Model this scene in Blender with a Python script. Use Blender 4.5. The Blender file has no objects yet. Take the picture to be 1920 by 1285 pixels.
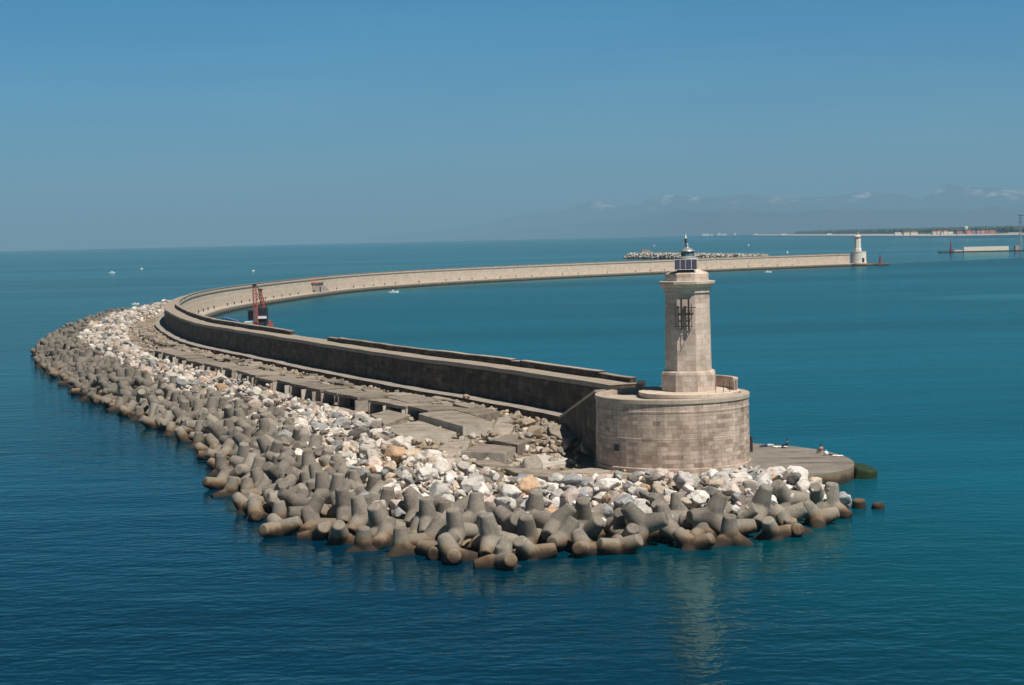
import bpy, bmesh, math, random
import numpy as np
from mathutils import Vector, Matrix, Euler, Quaternion
random.seed(7); RNG = np.random.default_rng(11)
SC = bpy.context.scene; COL = SC.collection
rad = math.radians

# ------------------------------------------------------------------ camera
CAM_H = 24.0; FPX = 3300.0; PITCH = math.atan(201.1 / FPX); ROLL = math.atan(.0221)
FW = Vector((0, math.cos(PITCH), -math.sin(PITCH)))
U0 = Vector((0, math.sin(PITCH), math.cos(PITCH))); R0 = Vector((1, 0, 0))
RT = R0 * math.cos(ROLL) - U0 * math.sin(ROLL); UP = U0 * math.cos(ROLL) + R0 * math.sin(ROLL)
cam = bpy.data.objects.new('camera', bpy.data.cameras.new('camera')); COL.objects.link(cam)
cam.data.sensor_width = 36; cam.data.lens = FPX / 1920 * 36
cam.data.clip_start = 1; cam.data.clip_end = 120000
cam.matrix_world = Matrix(((RT.x, UP.x, -FW.x, 0), (RT.y, UP.y, -FW.y, 0), (RT.z, UP.z, -FW.z, CAM_H), (0, 0, 0, 1)))
SC.camera = cam

# ------------------------------------------------------------------ light
SUN_AZ, SUN_EL = rad(43), rad(58)          # azimuth to the east of the line of sight, behind the camera
sdir = Vector((math.sin(SUN_AZ) * math.cos(SUN_EL), -math.cos(SUN_AZ) * math.cos(SUN_EL), math.sin(SUN_EL)))
sun = bpy.data.objects.new('sun', bpy.data.lights.new('sun', 'SUN')); COL.objects.link(sun)
sun.data.energy = 5.0; sun.data.angle = rad(.5); sun.data.color = (1, .91, .79)
sun.rotation_euler = (-sdir).to_track_quat('-Z', 'Y').to_euler()
W = bpy.data.worlds.new('World'); SC.world = W; W.use_nodes = True
wn, wl = W.node_tree.nodes, W.node_tree.links
bg = wn['Background']; bg.inputs['Strength'].default_value = .058
sky = wn.new('ShaderNodeTexSky'); sky.sky_type = 'NISHITA'; sky.sun_disc = False
sky.sun_elevation = SUN_EL; sky.sun_rotation = rad(180) - SUN_AZ
sky.altitude = 1500; sky.air_density = 1.0; sky.dust_density = .3; sky.ozone_density = 4.0
tint = wn.new('ShaderNodeMix'); tint.data_type = 'RGBA'; tint.blend_type = 'MULTIPLY'; tint.inputs[0].default_value = 1
cmap = wn.new('ShaderNodeMapping'); cmap.inputs['Scale'].default_value = (3, 3, 26); cmap.inputs['Rotation'].default_value = (0, rad(4), 0); cgen = wn.new('ShaderNodeTexCoord'); wl.new(cgen.outputs['Generated'], cmap.inputs[0])
cn = wn.new('ShaderNodeTexNoise'); cn.inputs['Scale'].default_value = 1.6; cn.inputs['Detail'].default_value = 6; wl.new(cmap.outputs[0], cn.inputs['Vector'])
cr_ = wn.new('ShaderNodeValToRGB'); wl.new(cn.outputs['Fac'], cr_.inputs[0]); cr_.color_ramp.elements[0].position = .42; cr_.color_ramp.elements[0].color = (1, 1, 1, 1); cr_.color_ramp.elements[1].position = .72; cr_.color_ramp.elements[1].color = (1.35, 1.12, 1.05, 1)
cmul = wn.new('ShaderNodeMix'); cmul.data_type = 'RGBA'; cmul.blend_type = 'MULTIPLY'; cmul.inputs[0].default_value = 1; wl.new(sky.outputs[0], cmul.inputs[6]); wl.new(cr_.outputs[0], cmul.inputs[7])
wl.new(cmul.outputs[2], tint.inputs[6]); # clear northern sky: deep blue low down, dome overhead darkened to cut fill light
stc = wn.new('ShaderNodeTexCoord'); ssx = wn.new('ShaderNodeSeparateXYZ'); wl.new(stc.outputs['Generated'], ssx.inputs[0])
srp = wn.new('ShaderNodeValToRGB'); wl.new(ssx.outputs['Z'], srp.inputs[0])
for k_, c_ in enumerate(((.36, .78, 1.06), (.25, .79, 1.08), (.1, .79, 1.12), (.14, .16, .17), (.14, .14, .13))):
    e_ = srp.color_ramp.elements[k_] if k_ < 2 else srp.color_ramp.elements.new((0, .07, .14, .32, 1)[k_])
    e_.position = (0, .07, .14, .32, 1)[k_]; e_.color = (*c_, 1)
wl.new(srp.outputs[0], tint.inputs[7])
wl.new(tint.outputs[2], bg.inputs['Color'])
vs = SC.view_settings; vs.view_transform = 'Standard'; vs.look = 'None'; vs.exposure = .25; vs.gamma = 1
try: vs.use_curve_mapping = False
except Exception: pass
SC.cycles.max_bounces = 6; SC.cycles.diffuse_bounces = 2; SC.cycles.use_denoising = True

EARTH = 7.43e6
def sea_z(x, y): return -(x * x + y * y) / (2 * EARTH)
def ray(u, v): return FW + RT * ((u - 960) / FPX) + UP * ((642.5 - v) / FPX)
def at(u, v, z=0.):
    d = ray(u, v); t = (z - CAM_H) / d.z
    return Vector((d.x * t, d.y * t, z))
def at_y(u, v, Y):
    d = ray(u, v); t = Y / d.y
    return Vector((d.x * t, Y, CAM_H + d.z * t))
def pxm(Y): return FPX / Y

# ------------------------------------------------------------------ materials
def new_mat(name):
    m = bpy.data.materials.new(name); m.use_nodes = True
    return m, m.node_tree.nodes, m.node_tree.links, m.node_tree.nodes['Principled BSDF']
def ramp(n, l, src, stops, interp='LINEAR'):
    r = n.new('ShaderNodeValToRGB'); r.color_ramp.interpolation = interp
    e = r.color_ramp.elements
    while len(e) > 1: e.remove(e[-1])
    e[0].position = stops[0][0]; e[0].color = (*stops[0][1], 1)
    for p, c in stops[1:]:
        k = e.new(p); k.color = (*c, 1)
    l.new(src, r.inputs[0]); return r.outputs[0]
def g3(v): return (v, v, v)
def noise(n, l, vec, scale, detail=5, rough=.6):
    t = n.new('ShaderNodeTexNoise'); t.inputs['Scale'].default_value = scale
    t.inputs['Detail'].default_value = detail; t.inputs['Roughness'].default_value = rough
    if vec is not None: l.new(vec, t.inputs['Vector'])
    return t.outputs['Fac']
def mapping(n, l, vec, scale):
    m = n.new('ShaderNodeMapping'); m.inputs['Scale'].default_value = scale; l.new(vec, m.inputs['Vector']); return m.outputs[0]
def mixc(n, l, a, b, fac=1., mode='MULTIPLY'):
    m = n.new('ShaderNodeMix'); m.data_type = 'RGBA'; m.blend_type = mode
    for i, v in ((0, fac), (6, a), (7, b)):
        if hasattr(v, 'is_output'): l.new(v, m.inputs[i])
        elif i == 0: m.inputs[0].default_value = v
        else: m.inputs[i].default_value = (*v, 1)
    return m.outputs[2]
def math_n(n, l, op, a, b=0., clamp=False):
    m = n.new('ShaderNodeMath'); m.operation = op; m.use_clamp = clamp
    for i, v in ((0, a), (1, b)):
        if hasattr(v, 'is_output'): l.new(v, m.inputs[i])
        else: m.inputs[i].default_value = v
    return m.outputs[0]
def bump(n, l, b, h, strength=.5, dist=.1, prev=None):
    k = n.new('ShaderNodeBump'); k.inputs['Strength'].default_value = strength; k.inputs['Distance'].default_value = dist
    l.new(h, k.inputs['Height'])
    if prev is not None: l.new(prev, k.inputs['Normal'])
    if b is not None: l.new(k.outputs[0], b.inputs['Normal'])
    return k.outputs[0]
def geo_pos(n): return n.new('ShaderNodeNewGeometry').outputs['Position']
def z_of(n, l, pos):
    s = n.new('ShaderNodeSeparateXYZ'); l.new(pos, s.inputs[0]); return s.outputs['Z']

def plain(name, col, rough=.7, metal=0., var=.25, scale=1.5):
    m, n, l, b = new_mat(name)
    f = noise(n, l, n.new('ShaderNodeTexCoord').outputs['Object'], scale)
    c = ramp(n, l, f, [(.25, tuple(x * (1 - var) for x in col)), (.75, tuple(min(1, x * (1 + var)) for x in col))])
    l.new(c, b.inputs['Base Color']); b.inputs['Roughness'].default_value = rough; b.inputs['Metallic'].default_value = metal
    return m

def ashlar(name, cols, bw, bh, mortar, stain=.35, bstr=.5, mort=.014):
    """cut stone in courses, laid out on the surface's own metre UVs"""
    m, n, l, b = new_mat(name)
    uv = n.new('ShaderNodeUVMap').outputs[0]
    br = n.new('ShaderNodeTexBrick'); l.new(uv, br.inputs['Vector'])
    br.inputs['Scale'].default_value = 1; br.inputs['Brick Width'].default_value = bw; br.inputs['Row Height'].default_value = bh
    br.inputs['Mortar Size'].default_value = mort; br.inputs['Mortar Smooth'].default_value = .3; br.inputs['Bias'].default_value = 0
    br.inputs['Color1'].default_value = (0, 0, 0, 1); br.inputs['Color2'].default_value = (1, 1, 1, 1); br.inputs['Mortar'].default_value = (.5, .5, .5, 1)
    br.offset_frequency = 2; br.squash_frequency = 3; br.squash = .72
    k = len(cols)
    c = ramp(n, l, br.outputs['Color'], [(i / (k - 1) * .96 + .02, q) for i, q in enumerate(cols)])
    c = mixc(n, l, c, mortar, br.outputs['Fac'], 'MIX')
    pos = geo_pos(n)
    c = mixc(n, l, c, ramp(n, l, noise(n, l, pos, .45, 6, .65), [(.3, g3(1 - stain)), (.62, g3(1.05))]))
    c = mixc(n, l, c, ramp(n, l, noise(n, l, mapping(n, l, pos, (1.3, 1.3, .12)), 1, 5, .6), [(.33, g3(1 - stain * .8)), (.55, g3(1))]))
    c = mixc(n, l, c, ramp(n, l, noise(n, l, pos, 5, 4, .7), [(.3, g3(.8)), (.7, g3(1.1))]))
    l.new(c, b.inputs['Base Color']); b.inputs['Roughness'].default_value = .88
    inv = math_n(n, l, 'SUBTRACT', 1, br.outputs['Fac'])
    p = bump(n, l, None, inv, bstr, .04)
    bump(n, l, b, noise(n, l, pos, 7, 6, .7), .5, .06, p)
    return m

def concrete(name, col, dark=.55, tide=False, streak=False, scale=1.):
    m, n, l, b = new_mat(name)
    pos = geo_pos(n); oi = n.new('ShaderNodeObjectInfo')
    c = ramp(n, l, noise(n, l, pos, .55 * scale, 7, .68), [(.28, tuple(x * dark for x in col)), (.5, col), (.75, tuple(min(1, x * 1.2) for x in col))])
    c = mixc(n, l, c, ramp(n, l, oi.outputs['Random'], [(0, g3(.62)), (.5, g3(.92)), (1, g3(1.18))]))
    c = mixc(n, l, c, ramp(n, l, noise(n, l, pos, 6 * scale, 4, .7), [(.32, g3(.72)), (.6, g3(1.06))]))
    if streak:
        c = mixc(n, l, c, ramp(n, l, noise(n, l, mapping(n, l, pos, (.12, 1.6, 1)), 1.0, 5, .6), [(.36, (.62, .6, .58)), (.58, g3(1.06))]))
    if tide:                                  # algae and rust-brown growth between the tide marks
        z = z_of(n, l, pos); w = math_n(n, l, 'MULTIPLY', noise(n, l, pos, .8, 4), 1.3)
        zz = math_n(n, l, 'SUBTRACT', z, w)
        f = ramp(n, l, math_n(n, l, 'MULTIPLY_ADD', zz, .5), [(0, g3(0)), (1, g3(1))])
        mr = n.new('ShaderNodeMapRange'); mr.inputs['From Min'].default_value = -.75; mr.inputs['From Max'].default_value = 1.0; l.new(zz, mr.inputs['Value'])
        t = ramp(n, l, mr.outputs[0], [(0, (.018, .013, .01)), (.3, (.03, .02, .014)), (.44, (.1, .062, .036)), (.58, (.19, .135, .08)), (.85, col)])
        f2 = ramp(n, l, mr.outputs[0], [(.45, g3(1)), (.95, g3(0))])
        c = mixc(n, l, c, t, f2, 'MIX')
    l.new(c, b.inputs['Base Color']); b.inputs['Roughness'].default_value = .9
    bump(n, l, b, noise(n, l, pos, 9 * scale, 6, .7), .45, .05)
    return m

def stone(name, mode):
    """quarried boulders: the stone's own colour comes from the object or, in the mass of rubble, from the stone's attribute"""
    m, n, l, b = new_mat(name)
    if mode == 'object': c = n.new('ShaderNodeObjectInfo').outputs['Color']
    else:
        a = n.new('ShaderNodeAttribute'); a.attribute_name = 'stone'; c = a.outputs['Color']
    pos = geo_pos(n)
    wv = noise(n, l, mapping(n, l, pos, (1.0, .5, 2.2)), 1.3, 6, .7)
    c = mixc(n, l, c, ramp(n, l, wv, [(.3, (.5, .5, .52)), (.45, g3(.95)), (.65, g3(1.08))]))
    c = mixc(n, l, c, ramp(n, l, noise(n, l, pos, 4, 5, .7), [(.3, (.72, .68, .62)), (.55, g3(1.03))]))
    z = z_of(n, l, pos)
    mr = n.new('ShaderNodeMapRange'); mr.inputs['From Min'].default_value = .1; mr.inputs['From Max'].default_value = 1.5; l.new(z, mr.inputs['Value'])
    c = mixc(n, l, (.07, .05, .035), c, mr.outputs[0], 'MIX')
    l.new(c, b.inputs['Base Color']); b.inputs['Roughness'].default_value = .85
    bump(n, l, b, noise(n, l, pos, 5, 7, .75), .7, .12)
    return m

M = {}
M['drum'] = ashlar('drum_ashlar', [(.38, .285, .23), (.55, .435, .36), (.63, .51, .43), (.48, .365, .3), (.6, .485, .415), (.67, .55, .475)], 1.0, .4, (.3, .25, .21), .4, .5)
M['tower'] = ashlar('tower_ashlar', [(.46, .365, .305), (.64, .53, .46), (.53, .405, .34), (.69, .58, .51), (.58, .475, .41)], 1.0, .5, (.36, .3, .25), .25, .35, .01)
M['trim'] = concrete('pale_trim_stone', (.58, .495, .415), .7)
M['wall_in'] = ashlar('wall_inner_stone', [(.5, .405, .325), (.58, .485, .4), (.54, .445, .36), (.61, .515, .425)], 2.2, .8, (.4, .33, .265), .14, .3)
M['wall_out'] = ashlar('wall_weathered_shaded_stone', [(.055, .038, .026), (.14, .09, .056), (.075, .055, .038), (.2, .14, .095), (.1, .072, .05)], 1.7, .55, (.035, .03, .026), .6, .7, .02)  # dark weathering; also paints the shade on parapet, link wall and wing wall
M['wall_top'] = concrete('walkway_concrete', (.43, .37, .305), .78)
M['coping'] = concrete('coping_stone', (.42, .36, .3), .7)
M['concrete'] = concrete('old_concrete', (.345, .302, .255), .5, streak=True)
M['concrete_pale'] = concrete('pale_concrete', (.47, .435, .39), .55)  # lime on the whitened block; on fins and other slabs a paler tone
M['platform'] = concrete('platform_concrete', (.31, .285, .255), .6, streak=True)
M['tetra'] = concrete('tetrapod_concrete', (.245, .22, .19), .42, tide=True)
M['ledge'] = concrete('ledge_concrete', (.36, .325, .29), .6)
M['quay'] = concrete('quay_concrete', (.58, .52, .45), .8, tide=False)
M['quay_face'] = concrete('quay_foot_concrete', (.24, .21, .16), .6, tide=True)
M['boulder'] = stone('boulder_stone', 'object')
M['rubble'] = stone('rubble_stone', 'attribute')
M['earth'] = concrete('rubble_earth', (.36, .285, .21), .55, scale=2)
M['moss'] = plain('green_algae', (.01, .028, .005), .8, 0, .5, 2)
M['metal'] = plain('galvanised_metal', (.42, .45, .47), .4, .5, .1)
M['white'] = plain('white_paint', (.78, .78, .77), .4, 0, .05)
M['iron'] = plain('rusted_iron', (.045, .032, .027), .75, .2, .3, 4)
M['red'] = plain('red_lead_paint', (.42, .085, .06), .6, 0, .3, 3)
M['dark_red'] = plain('dark_red_paint', (.2, .04, .04), .6, 0, .25, 3)
M['black'] = plain('dark_machine_paint', (.02, .023, .03), .5)
M['blue'] = plain('blue_paint', (.03, .11, .3), .5)
M['lantern_glass'] = plain('lantern_glass', (.1, .17, .17), .08)
M['roof_tile'] = plain('red_roof_tile', (.45, .15, .09), .8, 0, .3)
M['plaster'] = plain('grey_plaster', (.38, .32, .29), .9)
M['pink'] = plain('pink_plaster', (.62, .27, .25), .9)
M['mauve'] = plain('mauve_plaster', (.4, .27, .33), .9)
M['cream'] = plain('cream_plaster', (.72, .67, .6), .9)
M['skin'] = plain('skin', (.5, .27, .18), .6, 0, .1)
M['hair'] = plain('dark_hair', (.015, .012, .01), .6)
M['navy'] = plain('navy_cloth', (.02, .035, .09), .9)
M['pale_blue'] = plain('pale_blue_cloth', (.42, .55, .66), .9)
M['towel'] = plain('white_towel', (.75, .73, .7), .95)
M['pine'] = plain('dark_pine_foliage', (.03, .05, .03), .9, 0, .5, .02)
M['sand'] = plain('beach_sand', (.4, .36, .31), .95, 0, .2, .01)
def panel_mat():
    m, n, l, b = new_mat('solar_cells')
    tc = n.new('ShaderNodeTexCoord').outputs['UV']
    br = n.new('ShaderNodeTexBrick'); l.new(tc, br.inputs['Vector']); br.offset = 0; br.inputs['Scale'].default_value = 1
    br.inputs['Brick Width'].default_value = .13; br.inputs['Row Height'].default_value = .13; br.inputs['Mortar Size'].default_value = .008
    br.inputs['Color1'].default_value = (.012, .014, .035, 1); br.inputs['Color2'].default_value = (.02, .02, .05, 1); br.inputs['Mortar'].default_value = (.16, .16, .2, 1)
    l.new(br.outputs['Color'], b.inputs['Base Color']); b.inputs['Roughness'].default_value = .25
    return m
M['solar'] = panel_mat()

# ------------------------------------------------------------------ mesh helpers
class MB:
    def __init__(s): s.v = []; s.f = []; s.m = []; s.uv = []
    def add(s, verts, faces, mi=0, uvs=None):
        o = len(s.v); s.v += [tuple(p) for p in verts]
        for i, f in enumerate(faces):
            s.f.append([a + o for a in f]); s.m.append(mi)
            s.uv.append(uvs[i] if uvs else [(0, 0)] * len(f))
    def box(s, c, d, rot=None, mi=0, taper=1.):
        hx, hy, hz = d[0] / 2, d[1] / 2, d[2] / 2
        P = [Vector((x * hx * (taper if z > 0 else 1), y * hy * (taper if z > 0 else 1), z * hz)) for z in (-1, 1) for x, y in ((-1, -1), (1, -1), (1, 1), (-1, 1))]
        if rot is not None: P = [rot @ p for p in P]
        P = [p + Vector(c) for p in P]
        s.add(P, [(3, 2, 1, 0), (4, 5, 6, 7), (0, 1, 5, 4), (1, 2, 6, 5), (2, 3, 7, 6), (3, 0, 4, 7)], mi)
    def tube(s, a, b, r1, r2=None, n=8, mi=0, cap=True):
        a, b = Vector(a), Vector(b); r2 = r1 if r2 is None else r2
        q = (b - a).to_track_quat('Z', 'Y'); ln = (b - a).length
        P = []
        for k, r in ((0, r1), (ln, r2)):
            for i in range(n):
                t = 2 * math.pi * i / n; P.append(a + q @ Vector((r * math.cos(t), r * math.sin(t), k)))
        F = [(i, (i + 1) % n, n + (i + 1) % n, n + i) for i in range(n)]
        if cap: F += [tuple(reversed(range(n))), tuple(range(n, 2 * n))]
        s.add(P, F, mi)
    def lathe(s, prof, c=(0, 0, 0), n=48, mi=0, a0=0., a1=2 * math.pi, mids=None):
        """prof: [(r, z)], with metre UVs along arc and height"""
        full = abs(a1 - a0 - 2 * math.pi) < 1e-6
        k = n if full else n + 1
        V = []; F = []; UV = []; MI = []
        for r, z in prof:
            for i in range(k):
                t = a0 + (a1 - a0) * i / n; V.append((c[0] + r * math.cos(t), c[1] + r * math.sin(t), c[2] + z))
        R = max(p[0] for p in prof)
        ln = [0.]
        for p, q in zip(prof, prof[1:]): ln.append(ln[-1] + (math.hypot(q[0] - p[0], q[1] - p[1])))
        o = len(s.v); s.v += V
        for j in range(len(prof) - 1):
            vert = abs(prof[j + 1][1] - prof[j][1]) > abs(prof[j + 1][0] - prof[j][0])
            for i in range(n):
                i2 = (i + 1) % k if full else i + 1
                s.f.append([o + j * k + i, o + j * k + i2, o + (j + 1) * k + i2, o + (j + 1) * k + i]); s.m.append(mids[j] if mids else mi)
                ua, ub = R * (a0 + (a1 - a0) * i / n), R * (a0 + (a1 - a0) * (i + 1) / n)
                za, zb = (prof[j][1], prof[j + 1][1]) if vert else (ln[j], ln[j + 1])
                s.uv.append([(ua, za), (ub, za), (ub, zb), (ua, zb)])
        if full:
            for j, rev in ((0, True), (len(prof) - 1, False)):
                if prof[j][0] > 1e-4:
                    f = [o + j * k + i for i in range(k)]
                    s.f.append(f[::-1] if rev else f); s.m.append(mids[min(j, len(prof) - 2)] if mids else mi); s.uv.append([(V[j * k + i][0], V[j * k + i][1]) for i in (range(k - 1, -1, -1) if rev else range(k))])
    def caps(s):
        '''close the two ends of a partial lathe made last (profile rings of 27 points)'''
        k = 27; m = len(s.v) // k
        for i in (0, k - 1): s.f.append([j * k + i for j in range(m)]); s.m.append(0); s.uv.append([(s.v[j * k + i][0], s.v[j * k + i][2]) for j in range(m)])
    def build(s, name, mats, parent=None, smooth=False, loc=None):
        me = bpy.data.meshes.new(name); me.from_pydata(s.v, [], s.f)
        for m in (mats if isinstance(mats, (list, tuple)) else [mats]): me.materials.append(m)
        me.polygons.foreach_set('material_index', s.m)
        uvl = me.uv_layers.new(name='UVMap')
        uvl.data.foreach_set('uv', [c for f in s.uv for p in f for c in p])
        me.update()
        bm = bmesh.new(); bm.from_mesh(me); bmesh.ops.recalc_face_normals(bm, faces=bm.faces); bm.to_mesh(me); bm.free()
        if smooth: me.polygons.foreach_set('use_smooth', [True] * len(me.polygons))
        return link(name, me, parent, loc)
def link(name, me, parent=None, loc=None):
    o = bpy.data.objects.new(name, me); COL.objects.link(o)
    if parent is not None: o.parent = parent
    if loc is not None: o.location = loc
    return o
def tag(o, label, cat, group=None):
    o['label'] = label; o['category'] = cat; o['kind'] = 'thing'
    if group: o['group'] = group
    return o
def empty(name, loc=(0, 0, 0), rz=0.):
    o = bpy.data.objects.new(name, None); COL.objects.link(o); o.location = loc; o.rotation_euler = (0, 0, rz); o.empty_display_size = .5
    return o
def structure(o, kind='structure'): o['kind'] = kind; return o
def smooth_by_angle(me, ang):
    me.polygons.foreach_set('use_smooth', [True] * len(me.polygons))
    bm = bmesh.new(); bm.from_mesh(me)
    for e in bm.edges:
        if len(e.link_faces) == 2 and e.calc_face_angle(0) > ang: e.smooth = False
    bm.to_mesh(me); bm.free()

# ------------------------------------------------------------------ plan of the breakwater (metres)
def catmull(P, step=3.):
    P = [np.array(p, float) for p in P]; out = []
    for i in range(len(P) - 1):
        p0 = P[i - 1] if i else 2 * P[0] - P[1]; p1, p2 = P[i], P[i + 1]
        p3 = P[i + 2] if i + 2 < len(P) else 2 * P[-1] - P[-2]
        n = max(2, int(np.linalg.norm(p2 - p1) / step))
        for k in range(n):
            t = k / n
            out.append(.5 * ((2 * p1) + (-p0 + p2) * t + (2 * p0 - 5 * p1 + 4 * p2 - p3) * t * t + (-p0 + 3 * p1 - 3 * p2 + p3) * t ** 3))
    out.append(P[-1]); return np.array(out)
OUTER = catmull([(10.8, 193.6), (.3, 218), (-14.8, 248), (-28, 277), (-37.4, 299), (-56.5, 343.5), (-67.5, 371.5), (-81, 419), (-91, 462), (-98.5, 510), (-103, 557), (-103.5, 602),
                 (-100.5, 645), (-95.5, 690), (-89, 735), (-80, 785), (-67, 826), (-48, 866), (-23, 905), (2, 935), (30, 964), (56, 988), (88, 1018), (118, 1044), (155, 1073), (211, 1108)], 4.)
seg = np.linalg.norm(np.diff(OUTER, axis=0), axis=1); S = np.concatenate([[0], np.cumsum(seg)])
TAN = np.gradient(OUTER, S, axis=0); TAN /= np.linalg.norm(TAN, axis=1)[:, None]
INN = np.stack([TAN[:, 1], -TAN[:, 0]], 1)            # toward the harbour
def on_wall(s, o):
    """point at arc length s, offset o toward the harbour; and the tangent angle"""
    x, y = np.interp(s, S, OUTER[:, 0]), np.interp(s, S, OUTER[:, 1])
    ix, iy = np.interp(s, S, INN[:, 0]), np.interp(s, S, INN[:, 1])
    return Vector((x + ix * o, y + iy * o, 0)), math.atan2(ix, -iy)   # second: angle of the tangent direction from +X
def s_of_y(y): return float(np.interp(y, OUTER[:, 1], S))
SHORE = [(26.9, 142.5), (23.3, 140.3), (17.6, 133.7), (13, 132), (6.5, 131), (3.7, 130.9), (0, 126.6), (-1.5, 127.4), (-5.6, 130.9), (-9.3, 132.4), (-12, 136.2), (-15.8, 140.4), (-19.2, 143.3), (-22.6, 153.5), (-28.2, 170.7),
         (-31, 183), (-36.2, 204.6), (-42.4, 219.6), (-47.1, 229.8), (-54.3, 248.7), (-60.3, 261.9), (-67, 276.5), (-78.3, 310), (-94.5, 353.2), (-107.3, 398.1), (-119, 460), (-128, 530), (-133, 600), (-131, 660), (-124, 720), (-112, 790)]
RSIDE = [(24, 160), (26.5, 157), (27.2, 151), (27.6, 146.5)]
INNER_B = [(26, 156.5), (18, 156.5), (9.9, 157.5), (1.6, 154.5), (-3.3, 163.8), (-8.9, 177), (-13.8, 202.8), (-20.5, 219.1), (-30.8, 243), (-42.6, 272.8), (-56, 304.4), (-67.5, 331.9), (-83.5, 385), (-97, 440), (-104, 500), (-108.5, 560), (-109, 620), (-104, 700)]
def seg_dist(P, poly):
    P = np.asarray(P, float); d = np.full(len(P), 1e9); poly = np.asarray(poly, float)
    for a, b in zip(poly[:-1], poly[1:]):
        ab = b - a; t = np.clip(((P - a) @ ab) / (ab @ ab), 0, 1)
        d = np.minimum(d, np.linalg.norm(P - a - t[:, None] * ab, axis=1))
    return d
def in_poly(P, poly):
    P = np.asarray(P, float); x, y = P[:, 0], P[:, 1]; r = np.zeros(len(P), bool); poly = np.asarray(poly, float); j = len(poly) - 1
    for i in range(len(poly)):
        (xi, yi), (xj, yj) = poly[i], poly[j]
        with np.errstate(divide='ignore', invalid='ignore'):
            r ^= ((yi > y) != (yj > y)) & (x < (xj - xi) * (y - yi) / (yj - yi) + xi)
        j = i
    return r
SHORE_ALL = RSIDE + SHORE
WALL_BACK = [tuple(p) for p in OUTER[OUTER[:, 1] < 790]][::-1]
MOUND = SHORE_ALL + WALL_BACK + [(14, 185), (18, 170)]
BOULDER_Z = SHORE_ALL + INNER_B[::-1]
def shore_d(P):
    d = seg_dist(P, SHORE_ALL); return np.where(in_poly(P, MOUND), d, -d)
def wall_t(P): return seg_dist(P, OUTER[OUTER[:, 1] < 800])
def ground(P):
    d = shore_d(P); t = wall_t(P)
    z = np.interp(d, [-40, -6, 0, 7, 11, 15, 20, 40], [-6, -3.5, -1.6, 1.0, 1.6, 1.6, 1.2, 1.0])
    y = np.asarray(P)[:, 1]
    inl = np.interp(t, [0, 3, 7, 12, 18], [2.5, 2.3, 1.9, 1.3, 1.0])
    return np.where((d > 15) & (y > 185), np.maximum(z, inl), z)

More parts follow.
